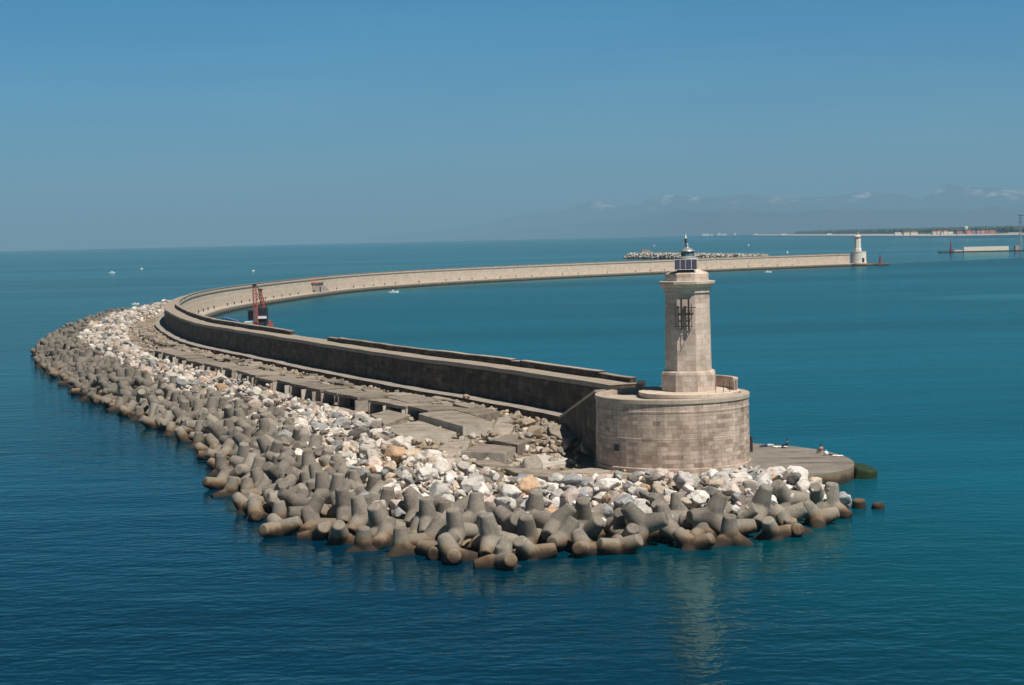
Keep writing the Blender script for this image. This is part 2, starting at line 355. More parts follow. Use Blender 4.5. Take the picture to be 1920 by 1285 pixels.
# ------------------------------------------------------------------ sea
def build_sea():
    m, n, l, b = new_mat('sea_water')
    pos = geo_pos(n); sep = n.new('ShaderNodeSeparateXYZ'); l.new(pos, sep.inputs[0])
    # turbid green water in the sheltered basin, clear deep blue outside
    wx = [(60, 60), (150, 30), (195, 8), (300, -38), (400, -70), (500, -95), (600, -102), (700, -95), (800, -76), (900, -28), (1000, 62), (1108, 205), (1300, 420), (1600, 900)]
    yn = math_n(n, l, 'DIVIDE', sep.outputs['Y'], 1600.)
    xr = ramp(n, l, yn, [(y / 1600, g3((x + 110) / 1100)) for y, x in wx])
    xw = n.new('ShaderNodeMath'); xw.operation = 'MULTIPLY_ADD'; l.new(xr, xw.inputs[0]); xw.inputs[1].default_value = 1100; xw.inputs[2].default_value = -110
    mrx = n.new('ShaderNodeMapRange'); l.new(math_n(n, l, 'SUBTRACT', sep.outputs['X'], xw.outputs[0]), mrx.inputs['Value'])
    mrx.interpolation_type = 'SMOOTHSTEP'; mrx.inputs['From Min'].default_value = -55; mrx.inputs['From Max'].default_value = 35
    f = mrx.outputs[0]
    far = n.new('ShaderNodeMapRange'); l.new(sep.outputs['Y'], far.inputs['Value']); far.inputs['From Min'].default_value = 900; far.inputs['From Max'].default_value = 2200
    far.inputs['To Min'].default_value = 0; far.inputs['To Max'].default_value = 1
    nz = noise(n, l, mapping(n, l, pos, (.004, .0012, 1)), 1, 4, .5)
    f = math_n(n, l, 'ADD', f, math_n(n, l, 'MULTIPLY', math_n(n, l, 'SUBTRACT', nz, .5), .35), True)
    c = ramp(n, l, f, [(0, (.0003, .026, .056)), (.4, (.0003, .049, .071)), (1, (.0015, .08, .136))])
    c = mixc(n, l, c, (.0005, .04, .095), far.outputs[0], 'MIX')
    fa2 = n.new('ShaderNodeMapRange'); l.new(sep.outputs['Y'], fa2.inputs['Value']); fa2.inputs['From Min'].default_value = 2500; fa2.inputs['From Max'].default_value = 12000
    c = mixc(n, l, c, (.003, .078, .18), fa2.outputs[0], 'MIX')  # far water lightened in colour to imitate haze toward the horizon
    st = noise(n, l, mapping(n, l, pos, (.0006, .005, 1)), 1, 4, .55)
    c = mixc(n, l, c, ramp(n, l, st, [(.35, g3(.72)), (.5, g3(1)), (.66, g3(1.35))]))
    c = mixc(n, l, c, ramp(n, l, noise(n, l, mapping(n, l, pos, (.02, .07, 1)), 1, 5, .6), [(.3, g3(.86)), (.7, g3(1.14))]))
    # wind slick at sea, ruffled patch in basin: sheen painted into the colour
    def blob(cx, cy, rx, ry, gain):
        global_x = math_n(n, l, 'DIVIDE', math_n(n, l, 'SUBTRACT', sep.outputs['X'], cx), rx); gy = math_n(n, l, 'DIVIDE', math_n(n, l, 'SUBTRACT', sep.outputs['Y'], cy), ry)
        d2 = math_n(n, l, 'ADD', math_n(n, l, 'MULTIPLY', global_x, global_x), math_n(n, l, 'MULTIPLY', gy, gy))
        d2 = math_n(n, l, 'ADD', d2, math_n(n, l, 'MULTIPLY', math_n(n, l, 'SUBTRACT', noise(n, l, mapping(n, l, pos, (.012, .03, 1)), 1, 4), .5), 1.6))
        return ramp(n, l, d2, [(0, gain), (.35, tuple(1 + (k - 1) * .8 for k in gain)), (1, g3(1))])
    c = mixc(n, l, c, blob(0, 1850, 3000, 130, (4.5, 1.9, 1.75)))
    c = mixc(n, l, c, blob(175, 585, 48, 32, (9, 1.6, 1.35)))
    w0 = noise(n, l, mapping(n, l, pos, (.03, .08, 1)), 1, 3, .5)
    w1 = noise(n, l, mapping(n, l, pos, (.24, .4, 1)), 1, 2, .5)
    w2 = noise(n, l, mapping(n, l, pos, (.95, 1.3, 1)), 1, 2, .5)
    gust = ramp(n, l, noise(n, l, mapping(n, l, pos, (.006, .018, 1)), 1, 4, .6), [(.34, g3(.45)), (.62, g3(1))])
    p = bump(n, l, None, w0, 1, .22)
    p = bump(n, l, None, w1, 1, .15, p); l.new(gust, p.node.inputs['Strength'])
    p = bump(n, l, None, w2, 1, .075, p); l.new(gust, p.node.inputs['Strength'])
    n.remove(b)
    df = n.new('ShaderNodeBsdfDiffuse'); l.new(c, df.inputs['Color']); l.new(p, df.inputs['Normal'])
    gl = n.new('ShaderNodeBsdfGlossy'); gl.inputs['Color'].default_value = (.52, .82, .78, 1); l.new(ramp(n, l, f, [(.3, g3(.07)), (1, g3(.24))]), gl.inputs['Roughness']); l.new(p, gl.inputs['Normal'])
    fr = n.new('ShaderNodeFresnel'); fr.inputs['IOR'].default_value = 1.333; l.new(p, fr.inputs['Normal'])
    slick = ramp(n, l, st, [(.45, g3(.82)), (.66, g3(.92))])
    ms = n.new('ShaderNodeMixShader'); l.new(math_n(n, l, 'MULTIPLY', math_n(n, l, 'MULTIPLY', fr.outputs[0], slick), ramp(n, l, f, [(.2, g3(1)), (1, g3(.6))])), ms.inputs[0]); l.new(df.outputs[0], ms.inputs[1]); l.new(gl.outputs[0], ms.inputs[2])
    l.new(ms.outputs[0], n['Material Output'].inputs['Surface'])
    V = [(0, 0, 0)]; F = []; N = 256
    rr = [20, 40] + list(np.geomspace(70, 60000, 96))
    for r in rr:
        for i in range(N):
            t = 2 * math.pi * i / N; V.append((r * math.cos(t), r * math.sin(t), -r * r / (2 * EARTH)))
    for i in range(N): F.append((0, 1 + i, 1 + (i + 1) % N))
    for j in range(len(rr) - 1):
        a = 1 + j * N
        for i in range(N): F.append((a + i, a + N + i, a + N + (i + 1) % N, a + (i + 1) % N))
    me = bpy.data.meshes.new('sea'); me.from_pydata(V, [], F); me.materials.append(m); me.polygons.foreach_set('use_smooth', [True] * len(F))
    structure(link('sea', me))
build_sea()

# ------------------------------------------------------------------ mountains and coast
def build_mountains():
    m, n, l, b = new_mat('mountain_rock')
    pos = geo_pos(n); z = z_of(n, l, pos)
    f = noise(n, l, mapping(n, l, pos, (1, .6, 1.6)), .0016, 8, .62)
    hi = n.new('ShaderNodeMapRange'); l.new(z, hi.inputs['Value']); hi.inputs['From Min'].default_value = -300; hi.inputs['From Max'].default_value = 700
    k = math_n(n, l, 'MULTIPLY', f, hi.outputs[0])
    c = ramp(n, l, k, [(.3, (.02, .03, .025)), (.48, (.05, .055, .05)), (.53, (.14, .14, .13)), (.6, (.7, .67, .63))])
    l.new(c, b.inputs['Base Color']); b.inputs['Roughness'].default_value = 1
    from mathutils import noise as mnoise
    nz_fractal = lambda x, y: mnoise.fractal(Vector((x / 1500, y / 2600, 0)), .9, 2.1, 5)
    def ridge(name, prof, Y, depth, seed):
        rng = np.random.default_rng(seed)
        us = np.linspace(prof[0][0], prof[-1][0], 260); vs_ = np.interp(us, [p[0] for p in prof], [p[1] for p in prof])
        jag = np.zeros(len(us))
        for o in range(5):
            k = 18 * 2 ** o; jag += np.interp(us, np.linspace(us[0], us[-1], k), rng.normal(0, 1, k)) * 6.0 / 1.65 ** o
        YY = Y + np.maximum(0, 1350 - us) * 32
        top = [at_y(u, v - abs(j) * .35 + j * .25, y_) for u, v, j, y_ in zip(us, vs_, jag, YY)]
        R = 26; V = []
        for j in range(R):
            q = j / (R - 1)                                     # front foot -> crest -> back foot
            for i, t in enumerate(top):
                e = abs(q - .5) * 2
                rel = (1 - e) ** 1.15
                zf = -260 + (t.z + 260) * rel + (0 if e < .04 else nz_fractal(t.x, Y + (q - .5) * depth) * 170 * min(1, rel * 3) * min(1, e * 4))
                V.append((t.x * (1 + (q - .5) * depth / t.y), t.y + (q - .5) * depth, zf - 60 * (t.y > 45000)))
        K = len(us)
        F = [(j * K + i, j * K + i + 1, (j + 1) * K + i + 1, (j + 1) * K + i) for j in range(R - 1) for i in range(K - 1)]
        me = bpy.data.meshes.new(name); me.from_pydata(V, [], F); me.materials.append(m); me.polygons.foreach_set('use_smooth', [True] * len(F))
        structure(link(name, me))
    ridge('mountains', [(640, 456), (720, 444), (790, 432), (850, 424), (910, 415), (954, 402), (992, 395), (1040, 388), (1075, 383), (1113, 373), (1157, 387), (1214, 374), (1260, 371), (1291, 367), (1350, 366), (1399, 360), (1450, 372), (1519, 368), (1577, 364),
                        (1621, 354), (1691, 364), (1729, 371), (1755, 352), (1780, 341), (1810, 350), (1843, 347), (1907, 357), (1990, 352), (2080, 375), (2200, 380), (2400, 410)], 36000, 9000, 3)
    ridge('hills', [(860, 450), (940, 438), (1000, 426), (1080, 418), (1160, 412), (1230, 398), (1270, 393), (1320, 398), (1400, 392), (1480, 396), (1560, 390), (1640, 394), (1720, 392), (1800, 396), (1880, 390), (1960, 395), (2100, 400), (2300, 418)], 28000, 5000, 5)
build_mountains()

def build_coast():
    line = [(2300, 15500), (1700, 12500), (1290, 8500), (1140, 5700), (1090, 4700), (1110, 4330), (1240, 4200), (1600, 4100), (2600, 3900)]
    P = catmull(line, 120.); mb = MB()
    for (a, b_) in zip(P[:-1], P[1:]):
        t = (b_ - a) / np.linalg.norm(b_ - a); nrm = np.array([-t[1], t[0]])
        za, zb = sea_z(*a), sea_z(*b_)
        row = lambda p, z0, q: [(p[0] + nrm[0] * o, p[1] + nrm[1] * o, z0 + z) for o, z in q]
        prof = [(0, -.5), (40, 2.5), (90, 3), (900, 4)]
        A, B = row(a, za, prof), row(b_, zb, prof)
        for k in range(3): mb.add([A[k], B[k], B[k + 1], A[k + 1]], [(0, 1, 2, 3)], 0 if k < 2 else 1)
    structure(mb.build('coast', [M['sand'], M['pine']]))
    # the pine wood behind the beach reads as one mass
    V, F = [], []; rng = np.random.default_rng(5)
    seg_l = np.linalg.norm(np.diff(P, axis=0), axis=1); cs = np.concatenate([[0], np.cumsum(seg_l)])
    ico = [Vector(v) for v in ((0, 0, 1), (.89, 0, .45), (.28, .85, .45), (-.72, .53, .45), (-.72, -.53, .45), (.28, -.85, .45), (.72, .53, -.45), (-.28, .85, -.45), (-.89, 0, -.45), (-.28, -.85, -.45), (.72, -.53, -.45), (0, 0, -1))]
    icf = [(0, 1, 2), (0, 2, 3), (0, 3, 4), (0, 4, 5), (0, 5, 1), (1, 6, 2), (2, 7, 3), (3, 8, 4), (4, 9, 5), (5, 10, 1), (2, 6, 7), (3, 7, 8), (4, 8, 9), (5, 9, 10), (1, 10, 6), (11, 7, 6), (11, 8, 7), (11, 9, 8), (11, 10, 9), (11, 6, 10)]
    for k in range(2600):
        s = rng.uniform(0, cs[-1]); p = np.array([np.interp(s, cs, P[:, i]) for i in (0, 1)])
        q = np.array([np.interp(s + 30, cs, P[:, i]) for i in (0, 1)]); t = (q - p) / (np.linalg.norm(q - p) + 1e-9)
        p = p + np.array([-t[1], t[0]]) * rng.uniform(330, 650)
        h = rng.uniform(11, 19); r = rng.uniform(7, 15); z0 = sea_z(*p) + 2
        o = len(V)
        for v in ico: V.append((p[0] + v.x * r * rng.uniform(.8, 1.2), p[1] + v.y * r, z0 + h * .55 + v.z * h * .55))
        F += [tuple(i + o for i in f) for f in icf]
    me = bpy.data.meshes.new('pine_wood'); me.from_pydata(V, [], F); me.materials.append(M['pine'])
    structure(link('pine_wood', me), 'stuff')
    # houses: u0, u1, v_top, v_bottom, distance, wall, roof, label
    H = [(1678, 1690, 436, 439, 5300, 'cream', None, 'long low cream building before the wood, nearest the small lighthouse'),
         (1695, 1707, 434.8, 438.8, 5200, 'cream', 'roof_tile', 'cream house joined to a longer white one at the wood'),
         (1708, 1721, 434.3, 438.3, 5200, 'cream', 'roof_tile', 'longer white house with red roof before the wood'),
         (1749, 1756, 433.6, 439.3, 4900, 'cream', 'roof_tile', 'white shore house with red roof, first of the white cluster'),
         (1758, 1764, 432.8, 438.6, 4900, 'cream', 'roof_tile', 'tall white shore house second in the white cluster'),
         (1765, 1769, 434, 439, 4900, 'cream', 'roof_tile', 'small narrow white house amid the white cluster'),
         (1770, 1777, 432.2, 438, 4900, 'cream', 'roof_tile', 'tallest white house of the cluster on the shore'),
         (1778, 1787, 434.6, 439.2, 4880, 'cream', None, 'flat roofed white house ending the white cluster'),
         (1795, 1805, 434, 438.2, 4850, 'mauve', 'roof_tile', 'mauve shore house standing alone below the trees'),
         (1813, 1822, 432.4, 438.4, 4800, 'pink', 'roof_tile', 'pink block beside the pale water tower'),
         (1823, 1831, 433, 439.5, 4800, 'mauve', None, 'mauve block between two pink blocks on the shore'),
         (1832, 1838, 432.8, 439.5, 4800, 'mauve', None, 'narrow dull mauve block next to the red apartments'),
         (1839.5, 1847, 432.2, 439.8, 4780, 'pink', None, 'square red pink apartment block on the shore'),
         (1848.5, 1853, 432.6, 438.8, 4780, 'pink', None, 'narrow pink block between two larger red pink blocks'),
         (1855, 1867, 432.2, 438, 4780, 'pink', 'roof_tile', 'widest pink apartment block near the mast'),
         (1856, 1863.5, 440.4, 443.2, 4500, 'cream', None, 'small cream hut on the beach below the pink blocks'),
         (1891, 1916, 436, 440, 4600, 'cream', None, 'long pale shed at the shore behind the tall mast'),
         (1316, 1330, 438.6, 441.6, 14500, 'cream', None, 'far white hotel just past the lantern, wide and low'),
         (1332, 1337, 438.9, 441.4, 14500, 'cream', None, 'far tiny white building next to the wide white hotel'),
         (1345, 1352, 437.4, 441, 14000, 'cream', None, 'far tall white building on the hazy coast'),
         (1354, 1363, 438.6, 441, 14000, 'cream', None, 'far low white building beside the tall hazy one'),
         (1376, 1380, 436.8, 440.6, 13500, 'cream', None, 'far slim white tower block on the hazy coast'),
         (1414, 1421, 438.4, 440.6, 12500, 'cream', None, 'far small white house standing apart on the hazy coast'),
         (1464, 1476, 438.6, 440.6, 10500, 'cream', None, 'far long white building on the low hazy shore'),
         (1550, 1560, 438, 440.5, 7600, 'cream', None, 'pale building at the beach, short of the small lighthouse')]
    for (u0, u1, v0, v1, Y, wm, rm, lab) in H:
        uu = 960 + FPX * P[:, 0] / P[:, 1]; i = int(np.argmin(abs(uu - (u0 + u1) / 2) + (P[:, 1] > 16000) * 1e5)); Y = min(P[i, 1] * 1.035, Y) if Y > 7000 else P[i, 1] + 160
        a, b_ = at_y(u0, v1, Y), at_y(u1, v0, Y); w = b_.x - a.x; h = b_.z - a.z
        e = tag(empty('house', ((a.x + b_.x) / 2, Y + 8, a.z)), lab, 'house', 'houses along the far shore')
        hw = h * (.72 if rm else 1)
        mb = MB(); mb.box((0, 0, hw / 2 - 4), (w, 16, hw + 8)); mb.build('wall', M[wm], e)
        if rm:
            r = MB(); r.add([(-w / 2 - .4, -8.5, hw), (w / 2 + .4, -8.5, hw), (w / 2 + .4, 8.5, hw), (-w / 2 - .4, 8.5, hw), (-w / 2 + 1, 0, h), (w / 2 - 1, 0, h)],
                             [(0, 1, 5, 4), (2, 3, 4, 5), (1, 2, 5), (3, 0, 4), (3, 2, 1, 0)]); r.build('roof', M[rm], e)
        if Y < 5500:
            for k in range(max(2, int(w / 4))):
                for fl in range(max(1, int(hw / 3.2))):
                    x = -w / 2 + (k + .5) * w / max(2, int(w / 4))
                    q = MB(); q.box((x, -8.03, 1.7 + fl * 3.1), (1.1, .1, 1.4)); q.build('window', M['lantern_glass'], e)
    e = tag(empty('water_tower', at_y(1811.5, 440, 4560)), 'pale drum water tower rising above the shore trees', 'water tower')
    mb = MB(); mb.tube((0, 0, -6), (0, 0, 14), 2.2, 1.8, 12); mb.build('stem', M['cream'], e)
    mb = MB(); mb.lathe([(1.8, 12), (4.8, 14), (5, 20), (1, 21.5)], n=16); mb.build('tank', M['cream'], e)
    # pale low breakwater in front of the beach
    a, b_ = at_y(1784, 446, 4150), at_y(1990, 444, 4000)
    mb = MB(); mb.box(((a.x + b_.x) / 2, 4075, a.z + .5), (b_.x - a.x, 30, 3.2), None, 0, .95)
    tag(mb.build('low_breakwater', M['quay']), 'long pale low breakwater lying off the beach', 'breakwater')
build_coast()

# ------------------------------------------------------------------ mound of rubble under everything
def build_mound():
    xs = np.arange(-150, 42, 2.); ys = np.concatenate([np.arange(118, 300, 2.), np.arange(300, 800, 4.)])
    X, Y = np.meshgrid(xs, ys); P = np.stack([X.ravel(), Y.ravel()], 1)
    z = ground(P) + RNG.normal(0, .09, len(P))
    ins = in_poly(P, MOUND) | (seg_dist(P, SHORE_ALL) < 14); nx = len(xs)
    F = []
    for j in range(len(ys) - 1):
        for i in range(nx - 1):
            q = (j * nx + i, j * nx + i + 1, (j + 1) * nx + i + 1, (j + 1) * nx + i)
            if all(ins[k] for k in q): F.append(q)
    me = bpy.data.meshes.new('rubble_ground'); me.from_pydata(np.c_[P, z].tolist(), [], F); me.materials.append(M['earth'])
    me.polygons.foreach_set('use_smooth', [True] * len(F))
    structure(link('rubble_ground', me))
build_mound()

# ------------------------------------------------------------------ the long curved wall
def sweep(mb, s0, s1, prof, mids, step=1, closed=False, caps=True, jit=0., zmin=-9):
    idx = [k for k in range(len(S)) if s0 < S[k] < s1][::step]
    ss = [s0] + [S[k] for k in idx] + [s1]
    rows = []
    for s in ss:
        x, y = np.interp(s, S, OUTER[:, 0]), np.interp(s, S, OUTER[:, 1]); ix, iy = np.interp(s, S, INN[:, 0]), np.interp(s, S, INN[:, 1])
        dz, do = (random.uniform(-jit, jit * .4), random.uniform(-jit, jit)) if y < 520 else (0, 0)
        rows.append([(x + ix * (o + (do if z > zmin else 0)), y + iy * (o + (do if z > zmin else 0)), z + (dz if z > zmin else 0)) for o, z in prof])
    pr = prof + [prof[0]] if closed else prof
    for j in range(len(ss) - 1):
        for k in range(len(pr) - 1):
            k2 = (k + 1) % len(prof)
            (o0, z0), (o1, z1) = pr[k], pr[k + 1]
            v0, v1 = (z0, z1) if abs(z1 - z0) >= abs(o1 - o0) else (o0, o1)
            mb.add([rows[j][k], rows[j + 1][k], rows[j + 1][k2], rows[j][k2]], [(0, 1, 2, 3)], mids[k], [[(ss[j], v0), (ss[j + 1], v0), (ss[j + 1], v1), (ss[j], v1)]])
    if caps:
        for r in (rows[0], rows[-1]):
            mb.add(r, [tuple(range(len(r)))], mids[0], [[(o, z) for o, z in prof]])
S_END = S[-1]; WT = 7.3; PT = 8.1
wall = tag(empty('breakwater_wall', (10, 194, 0)), 'long curved stone harbour wall, dark on its seaward face and pale inside', 'breakwater')
def wpart(name, mb, mats):
    o = mb.build(name, mats, wall); o.matrix_parent_inverse = Matrix.Translation((-10, -194, 0)); return o
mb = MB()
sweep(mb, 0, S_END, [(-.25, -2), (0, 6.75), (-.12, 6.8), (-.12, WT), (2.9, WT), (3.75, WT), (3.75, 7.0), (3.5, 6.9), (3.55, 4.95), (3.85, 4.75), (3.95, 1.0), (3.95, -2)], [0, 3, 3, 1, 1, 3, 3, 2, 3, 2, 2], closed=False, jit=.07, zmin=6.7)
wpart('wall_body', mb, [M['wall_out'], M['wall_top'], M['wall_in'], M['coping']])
def s_at_u(u):
    best = min(range(len(S)), key=lambda k: abs((FPX * (OUTER[k, 0] + 3) / OUTER[k, 1] + 960) - u) + (0 if OUTER[k, 1] < 430 else 1e4)); return S[best]
G0, G1 = s_at_u(615), s_at_u(552)
PSEG = [(1.0, 9, -.22), (9, 31, 0), (31, 33.5, -.12), (33.5, 58, .03), (58, G0 - 6, -.04), (G0 - 6, G0, -.2), (G1, G1 + 3, -.08), (G1 + 3, G1 + 60, 0), (G1 + 60, S_END, .02)]
PT0 = PT
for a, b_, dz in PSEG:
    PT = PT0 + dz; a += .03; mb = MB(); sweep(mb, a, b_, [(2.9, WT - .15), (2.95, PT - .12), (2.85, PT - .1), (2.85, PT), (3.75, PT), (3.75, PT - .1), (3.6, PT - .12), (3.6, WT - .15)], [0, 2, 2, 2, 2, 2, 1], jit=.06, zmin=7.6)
    wpart('parapet', mb, [M['wall_out'], M['wall_in'], M['coping']])  # seaward face coloured dark for its shade, harbour face left pale
S_LED = s_of_y(560)
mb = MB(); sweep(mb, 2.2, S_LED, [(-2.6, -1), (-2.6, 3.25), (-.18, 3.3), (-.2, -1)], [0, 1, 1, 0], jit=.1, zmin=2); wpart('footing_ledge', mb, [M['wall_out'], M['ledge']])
mb = MB(); sweep(mb, 60, S_END, [(3.7, 1.8), (7.6, 1.75), (7.65, 1.45), (7.9, -2)], [0, 0, 1], caps=False); wpart('inner_quay', mb, [M['quay'], M['quay_face']])

# lower broken wall between the breakwater and the lighthouse base, and the sloping wing wall
e = tag(empty('low_link_wall', (13, 186, 0)), 'low dark wall stepping down from the parapet end behind the tower', 'wall')
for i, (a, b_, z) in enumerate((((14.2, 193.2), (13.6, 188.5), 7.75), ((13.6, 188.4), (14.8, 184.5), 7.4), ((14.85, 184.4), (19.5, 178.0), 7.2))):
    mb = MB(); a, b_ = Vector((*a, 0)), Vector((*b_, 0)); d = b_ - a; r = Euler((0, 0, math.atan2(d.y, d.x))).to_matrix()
    mb.box((a + b_) / 2 + Vector((-13, -186, z / 2)), (d.length, .8, z), r); mb.build('wall_section', M['wall_out'], e)  # dark stone carries the shade this low wall lies in
mb = MB()
A, B, C = (11.2, 194.5, 3.6), (6.6, 197.2, 3.35), (8.6, 177.8, 8.3)
def wing():
    a = Vector((5.6, 196.2, 0)); b_ = Vector((8.6, 173.2, 0)); d = (b_ - a).normalized(); nn = Vector((-d.y, d.x, 0)) * -.45
    za, zb = 3.4, 8.35; m1, m2 = MB(), MB()
    P = [a - nn, b_ - nn, b_ + nn, a + nn]
    V = [(p.x, p.y, -1) for p in P] + [(P[0].x, P[0].y, za), (P[1].x, P[1].y, zb), (P[2].x, P[2].y, zb), (P[3].x, P[3].y, za)]
    F = [(0, 1, 5, 4), (1, 2, 6, 5), (2, 3, 7, 6), (3, 0, 4, 7), (4, 5, 6, 7)]
    ln = (b_ - a).length
    m1.add(V, F, 0, [[(0, -1), (ln, -1), (ln, zb), (0, za)], [(0, 0)] * 4, [(ln, -1), (0, -1), (0, za), (ln, zb)], [(0, 0)] * 4, [(0, 0)] * 4])
    Q = [a - nn * 1.25, b_ - nn * 1.25, b_ + nn * 1.25, a + nn * 1.25]; zz = (za, zb, zb, za)
    m2.add([(q.x, q.y, z + .005) for q, z in zip(Q, zz)] + [(q.x, q.y, z + .25) for q, z in zip(Q, zz)], [(3, 2, 1, 0), (4, 5, 6, 7), (0, 1, 5, 4), (1, 2, 6, 5), (2, 3, 7, 6), (3, 0, 4, 7)])
    e = tag(empty('wing_wall', (a.x, a.y, 0)), 'dark wing wall with a pale sloping coping against the round base', 'wall')
    for nm, m_, mt in (('wall_face', m1, M['wall_out']), ('coping', m2, M['coping'])):  # face dark from shade, put into the stone colour
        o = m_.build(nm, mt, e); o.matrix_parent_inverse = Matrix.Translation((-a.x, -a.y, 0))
wing()

# ------------------------------------------------------------------ near lighthouse
DC = Vector((15.4, 170.2, 0)); DR = 7.45; DZ0, DZ1 = .9, 8.4
def oct_lathe(prof, rot, c=(0, 0, 0)):
    """octagon prism rings; flat faces with their own UVs; prof [(apothem, z)]"""
    mb = MB()
    for (r0, z0), (r1, z1) in zip(prof, prof[1:]):
        for i in range(8):
            a = rot + i * math.pi / 4; k = math.cos(math.pi / 8)
            p = lambda r, z, s: (c[0] + r / k * math.cos(a + s * math.pi / 8), c[1] + r / k * math.sin(a + s * math.pi / 8), c[2] + z)
            w0, w1 = r0 * math.tan(math.pi / 8), r1 * math.tan(math.pi / 8); o = i * 7.3
            v0, v1 = (z0, z1) if abs(z1 - z0) > .3 * abs(r1 - r0) else (r0, r1)
            mb.add([p(r0, z0, -1), p(r0, z0, 1), p(r1, z1, 1), p(r1, z1, -1)], [(0, 1, 2, 3)], 0, [[(o - w0, v0), (o + w0, v0), (o + w1, v1), (o - w1, v1)]])
    for (r, z), rev in ((prof[0], True), (prof[-1], False)):
        if r > .01:
            k = math.cos(math.pi / 8); P = [(c[0] + r / k * math.cos(rot + (i + .5) * math.pi / 4), c[1] + r / k * math.sin(rot + (i + .5) * math.pi / 4), c[2] + z) for i in range(8)]
            mb.add(P, [tuple(range(8))])
    return mb
def lighthouse(base, label, base_label, detail=True, DR=DR):
    """tower with everything that moves with it, standing on a round stone base"""
    b = tag(empty('round_bastion', base), base_label, 'bastion')
    H = DZ1
    mb = MB()
    mb.lathe([(DR + .12, DZ0 - 2.5), (DR + .12, 1.9), (DR, 2.0), (DR - .02, 4.6), (DR - .01, 4.63), (DR - .01, 4.74), (DR - .03, 4.78), (DR - .06, 7.1), (DR - .03, 7.14), (DR - .03, 7.3), (DR - .07, 7.34), (DR - .08, 7.95)], n=96)
    mb.build('drum', M['drum' if detail else 'cream'], b, smooth=False)
    mb = MB(); mb.lathe([(DR - .08, 7.954), (DR + .03, 8.0), (DR + .03, H - .06), (DR, H), (DR - .8, H), (DR - .85, 7.9), (0.01, 7.95)], n=96, mids=[0, 0, 0, 0, 0, 1]); mb.build('parapet', [M['trim'], M['earth']], b)
    tx, ty = (1.75, .9) if detail else (-.6, 0)                               # the tower stands off the drum's centre
    mb = MB(); mb.lathe([(q * (1 if detail else .72), z) for q, z in [(4.75, 7.9), (4.75, 8.15), (4.9, 8.2), (4.9, 8.5), (4.7, 8.55), (.01, 8.58)]], c=(tx, ty, 0), n=64); mb.build('plinth_ring', M['trim'], b)
    mb = MB(); mb.lathe([(4.72, 8.5), (4.72, 9.5), (4.78, 9.53), (4.78, 9.68), (4.3, 9.68), (4.3, 8.5)], c=(tx, ty, 0), n=26, a0=rad(-14), a1=rad(112)); mb.caps()
    if detail: mb.build('screen_wall', M['tower'], b)
    if detail:
        mb = MB(); mb.tube((DR * math.sin(rad(82)) + .14, -DR * math.cos(rad(82)), 2.6), (DR * math.sin(rad(82)) + .14, -DR * math.cos(rad(82)), 4.1), .13, n=8); mb.build('pipe', M['iron'], b)
        a = rad(180 + 90 - 50); mb = MB(); r = Euler((0, 0, a)).to_matrix()
        mb.box((math.cos(a) * (DR - .05), math.sin(a) * (DR - .05), 3.75), (.3, .62, .62), r); mb.build('drain_hole', M['black'], b)  # solid black block standing for the shade in a square hole
        for k in range(14):
            a = rad(-62 + k * 12); x, y = tx + 4.6 * math.cos(a), ty + 4.6 * math.sin(a)
            if k < 5: mb = MB(); mb.tube((x, y, 8.5), (x, y, 9.5), .03, n=6); mb.build('railing_post', M['iron'], b)
    t = tag(empty('lighthouse', (base[0] + tx, base[1] + ty, base[2] + 8.58)), label, 'lighthouse')
    rot = rad(-90 - 10)                               # one face turned ten degrees west of the camera
    O = lambda prof: oct_lathe([(r, z - 8.58) for r, z in prof], rot)
    O([(2.55, 8.55), (2.55, 10.2), (2.48, 10.42), (2.22, 10.55)]).build('plinth', M['tower' if detail else 'cream'], t)
    O([(2.2, 10.554), (2.08, 18.0)]).build('shaft', M['tower' if detail else 'cream'], t)
    O([(2.08, 18.004), (2.2, 18.08), (2.2, 18.35), (2.28, 18.42), (2.28, 18.58), (2.48, 18.72), (2.64, 18.95), (2.66, 19.18), (2.1, 19.22)]).build('cornice', M['trim'], t)
    O([(2.04, 19.224), (2.04, 19.9), (1.9, 20.0), (1.05, 20.35)]).build('attic', M['tower' if detail else 'cream'], t)
    mb = MB(); mb.lathe([(1.02, 20.3 - 8.58), (1.0, 21.35 - 8.58), (.98, 21.4 - 8.58)], c=(.1, 0, 0), n=24); mb.build('pedestal', M['trim'], t)
    ln = empty('lantern', (.08, 0, 21.4 - 8.58)); ln.parent = t
    mb = MB(); mb.lathe([(.98, 0), (.98, .06), (.62, .2), (.62, .22)], n=32); mb.build('gallery', M['metal'], ln, smooth=False)
    mb = MB(); mb.lathe([(.6, .224), (.6, .66)], n=20); mb.build('glazing', M['lantern_glass'], ln)
    for k in range(10):
        a = 2 * math.pi * k / 10; mb = MB(); mb.tube((.615 * math.cos(a), .615 * math.sin(a), .224), (.615 * math.cos(a), .615 * math.sin(a), .66), .022, n=6); mb.build('glazing_bar', M['black' if k % 3 == 0 else 'metal'], ln)
    mb = MB(); mb.lathe([(.73, .66), (.73, .7), (.6, .79), (.38, .95), (.15, 1.06), (.09, 1.12), (.09, 1.2), (.12, 1.27), (.09, 1.35), (.02, 1.44)], n=32); mb.build('dome', M['metal'], ln, smooth=True)
    if detail:
        mb = MB(); mb.tube((-.16, 0, .95), (-.16, 0, 1.5), .035); mb.tube((-.16, 0, 1.5), (-.16, 0, 1.92), .1, n=12); mb.build('antenna_base', M['iron'], ln)
        mb = MB(); mb.tube((-.16, 0, 1.924), (-.16, 0, 2.18), .11, .07, n=12); mb.tube((-.16, 0, 2.18), (-.16, 0, 2.38), .05, .02, n=8); mb.build('antenna', M['white'], ln)
        # solar array
        sp = empty('solar_array', (-.25, -1.5, 20.1 - 8.58), rad(-8)); sp.parent = t
        tilt = Euler((rad(-28), 0, 0)).to_matrix()
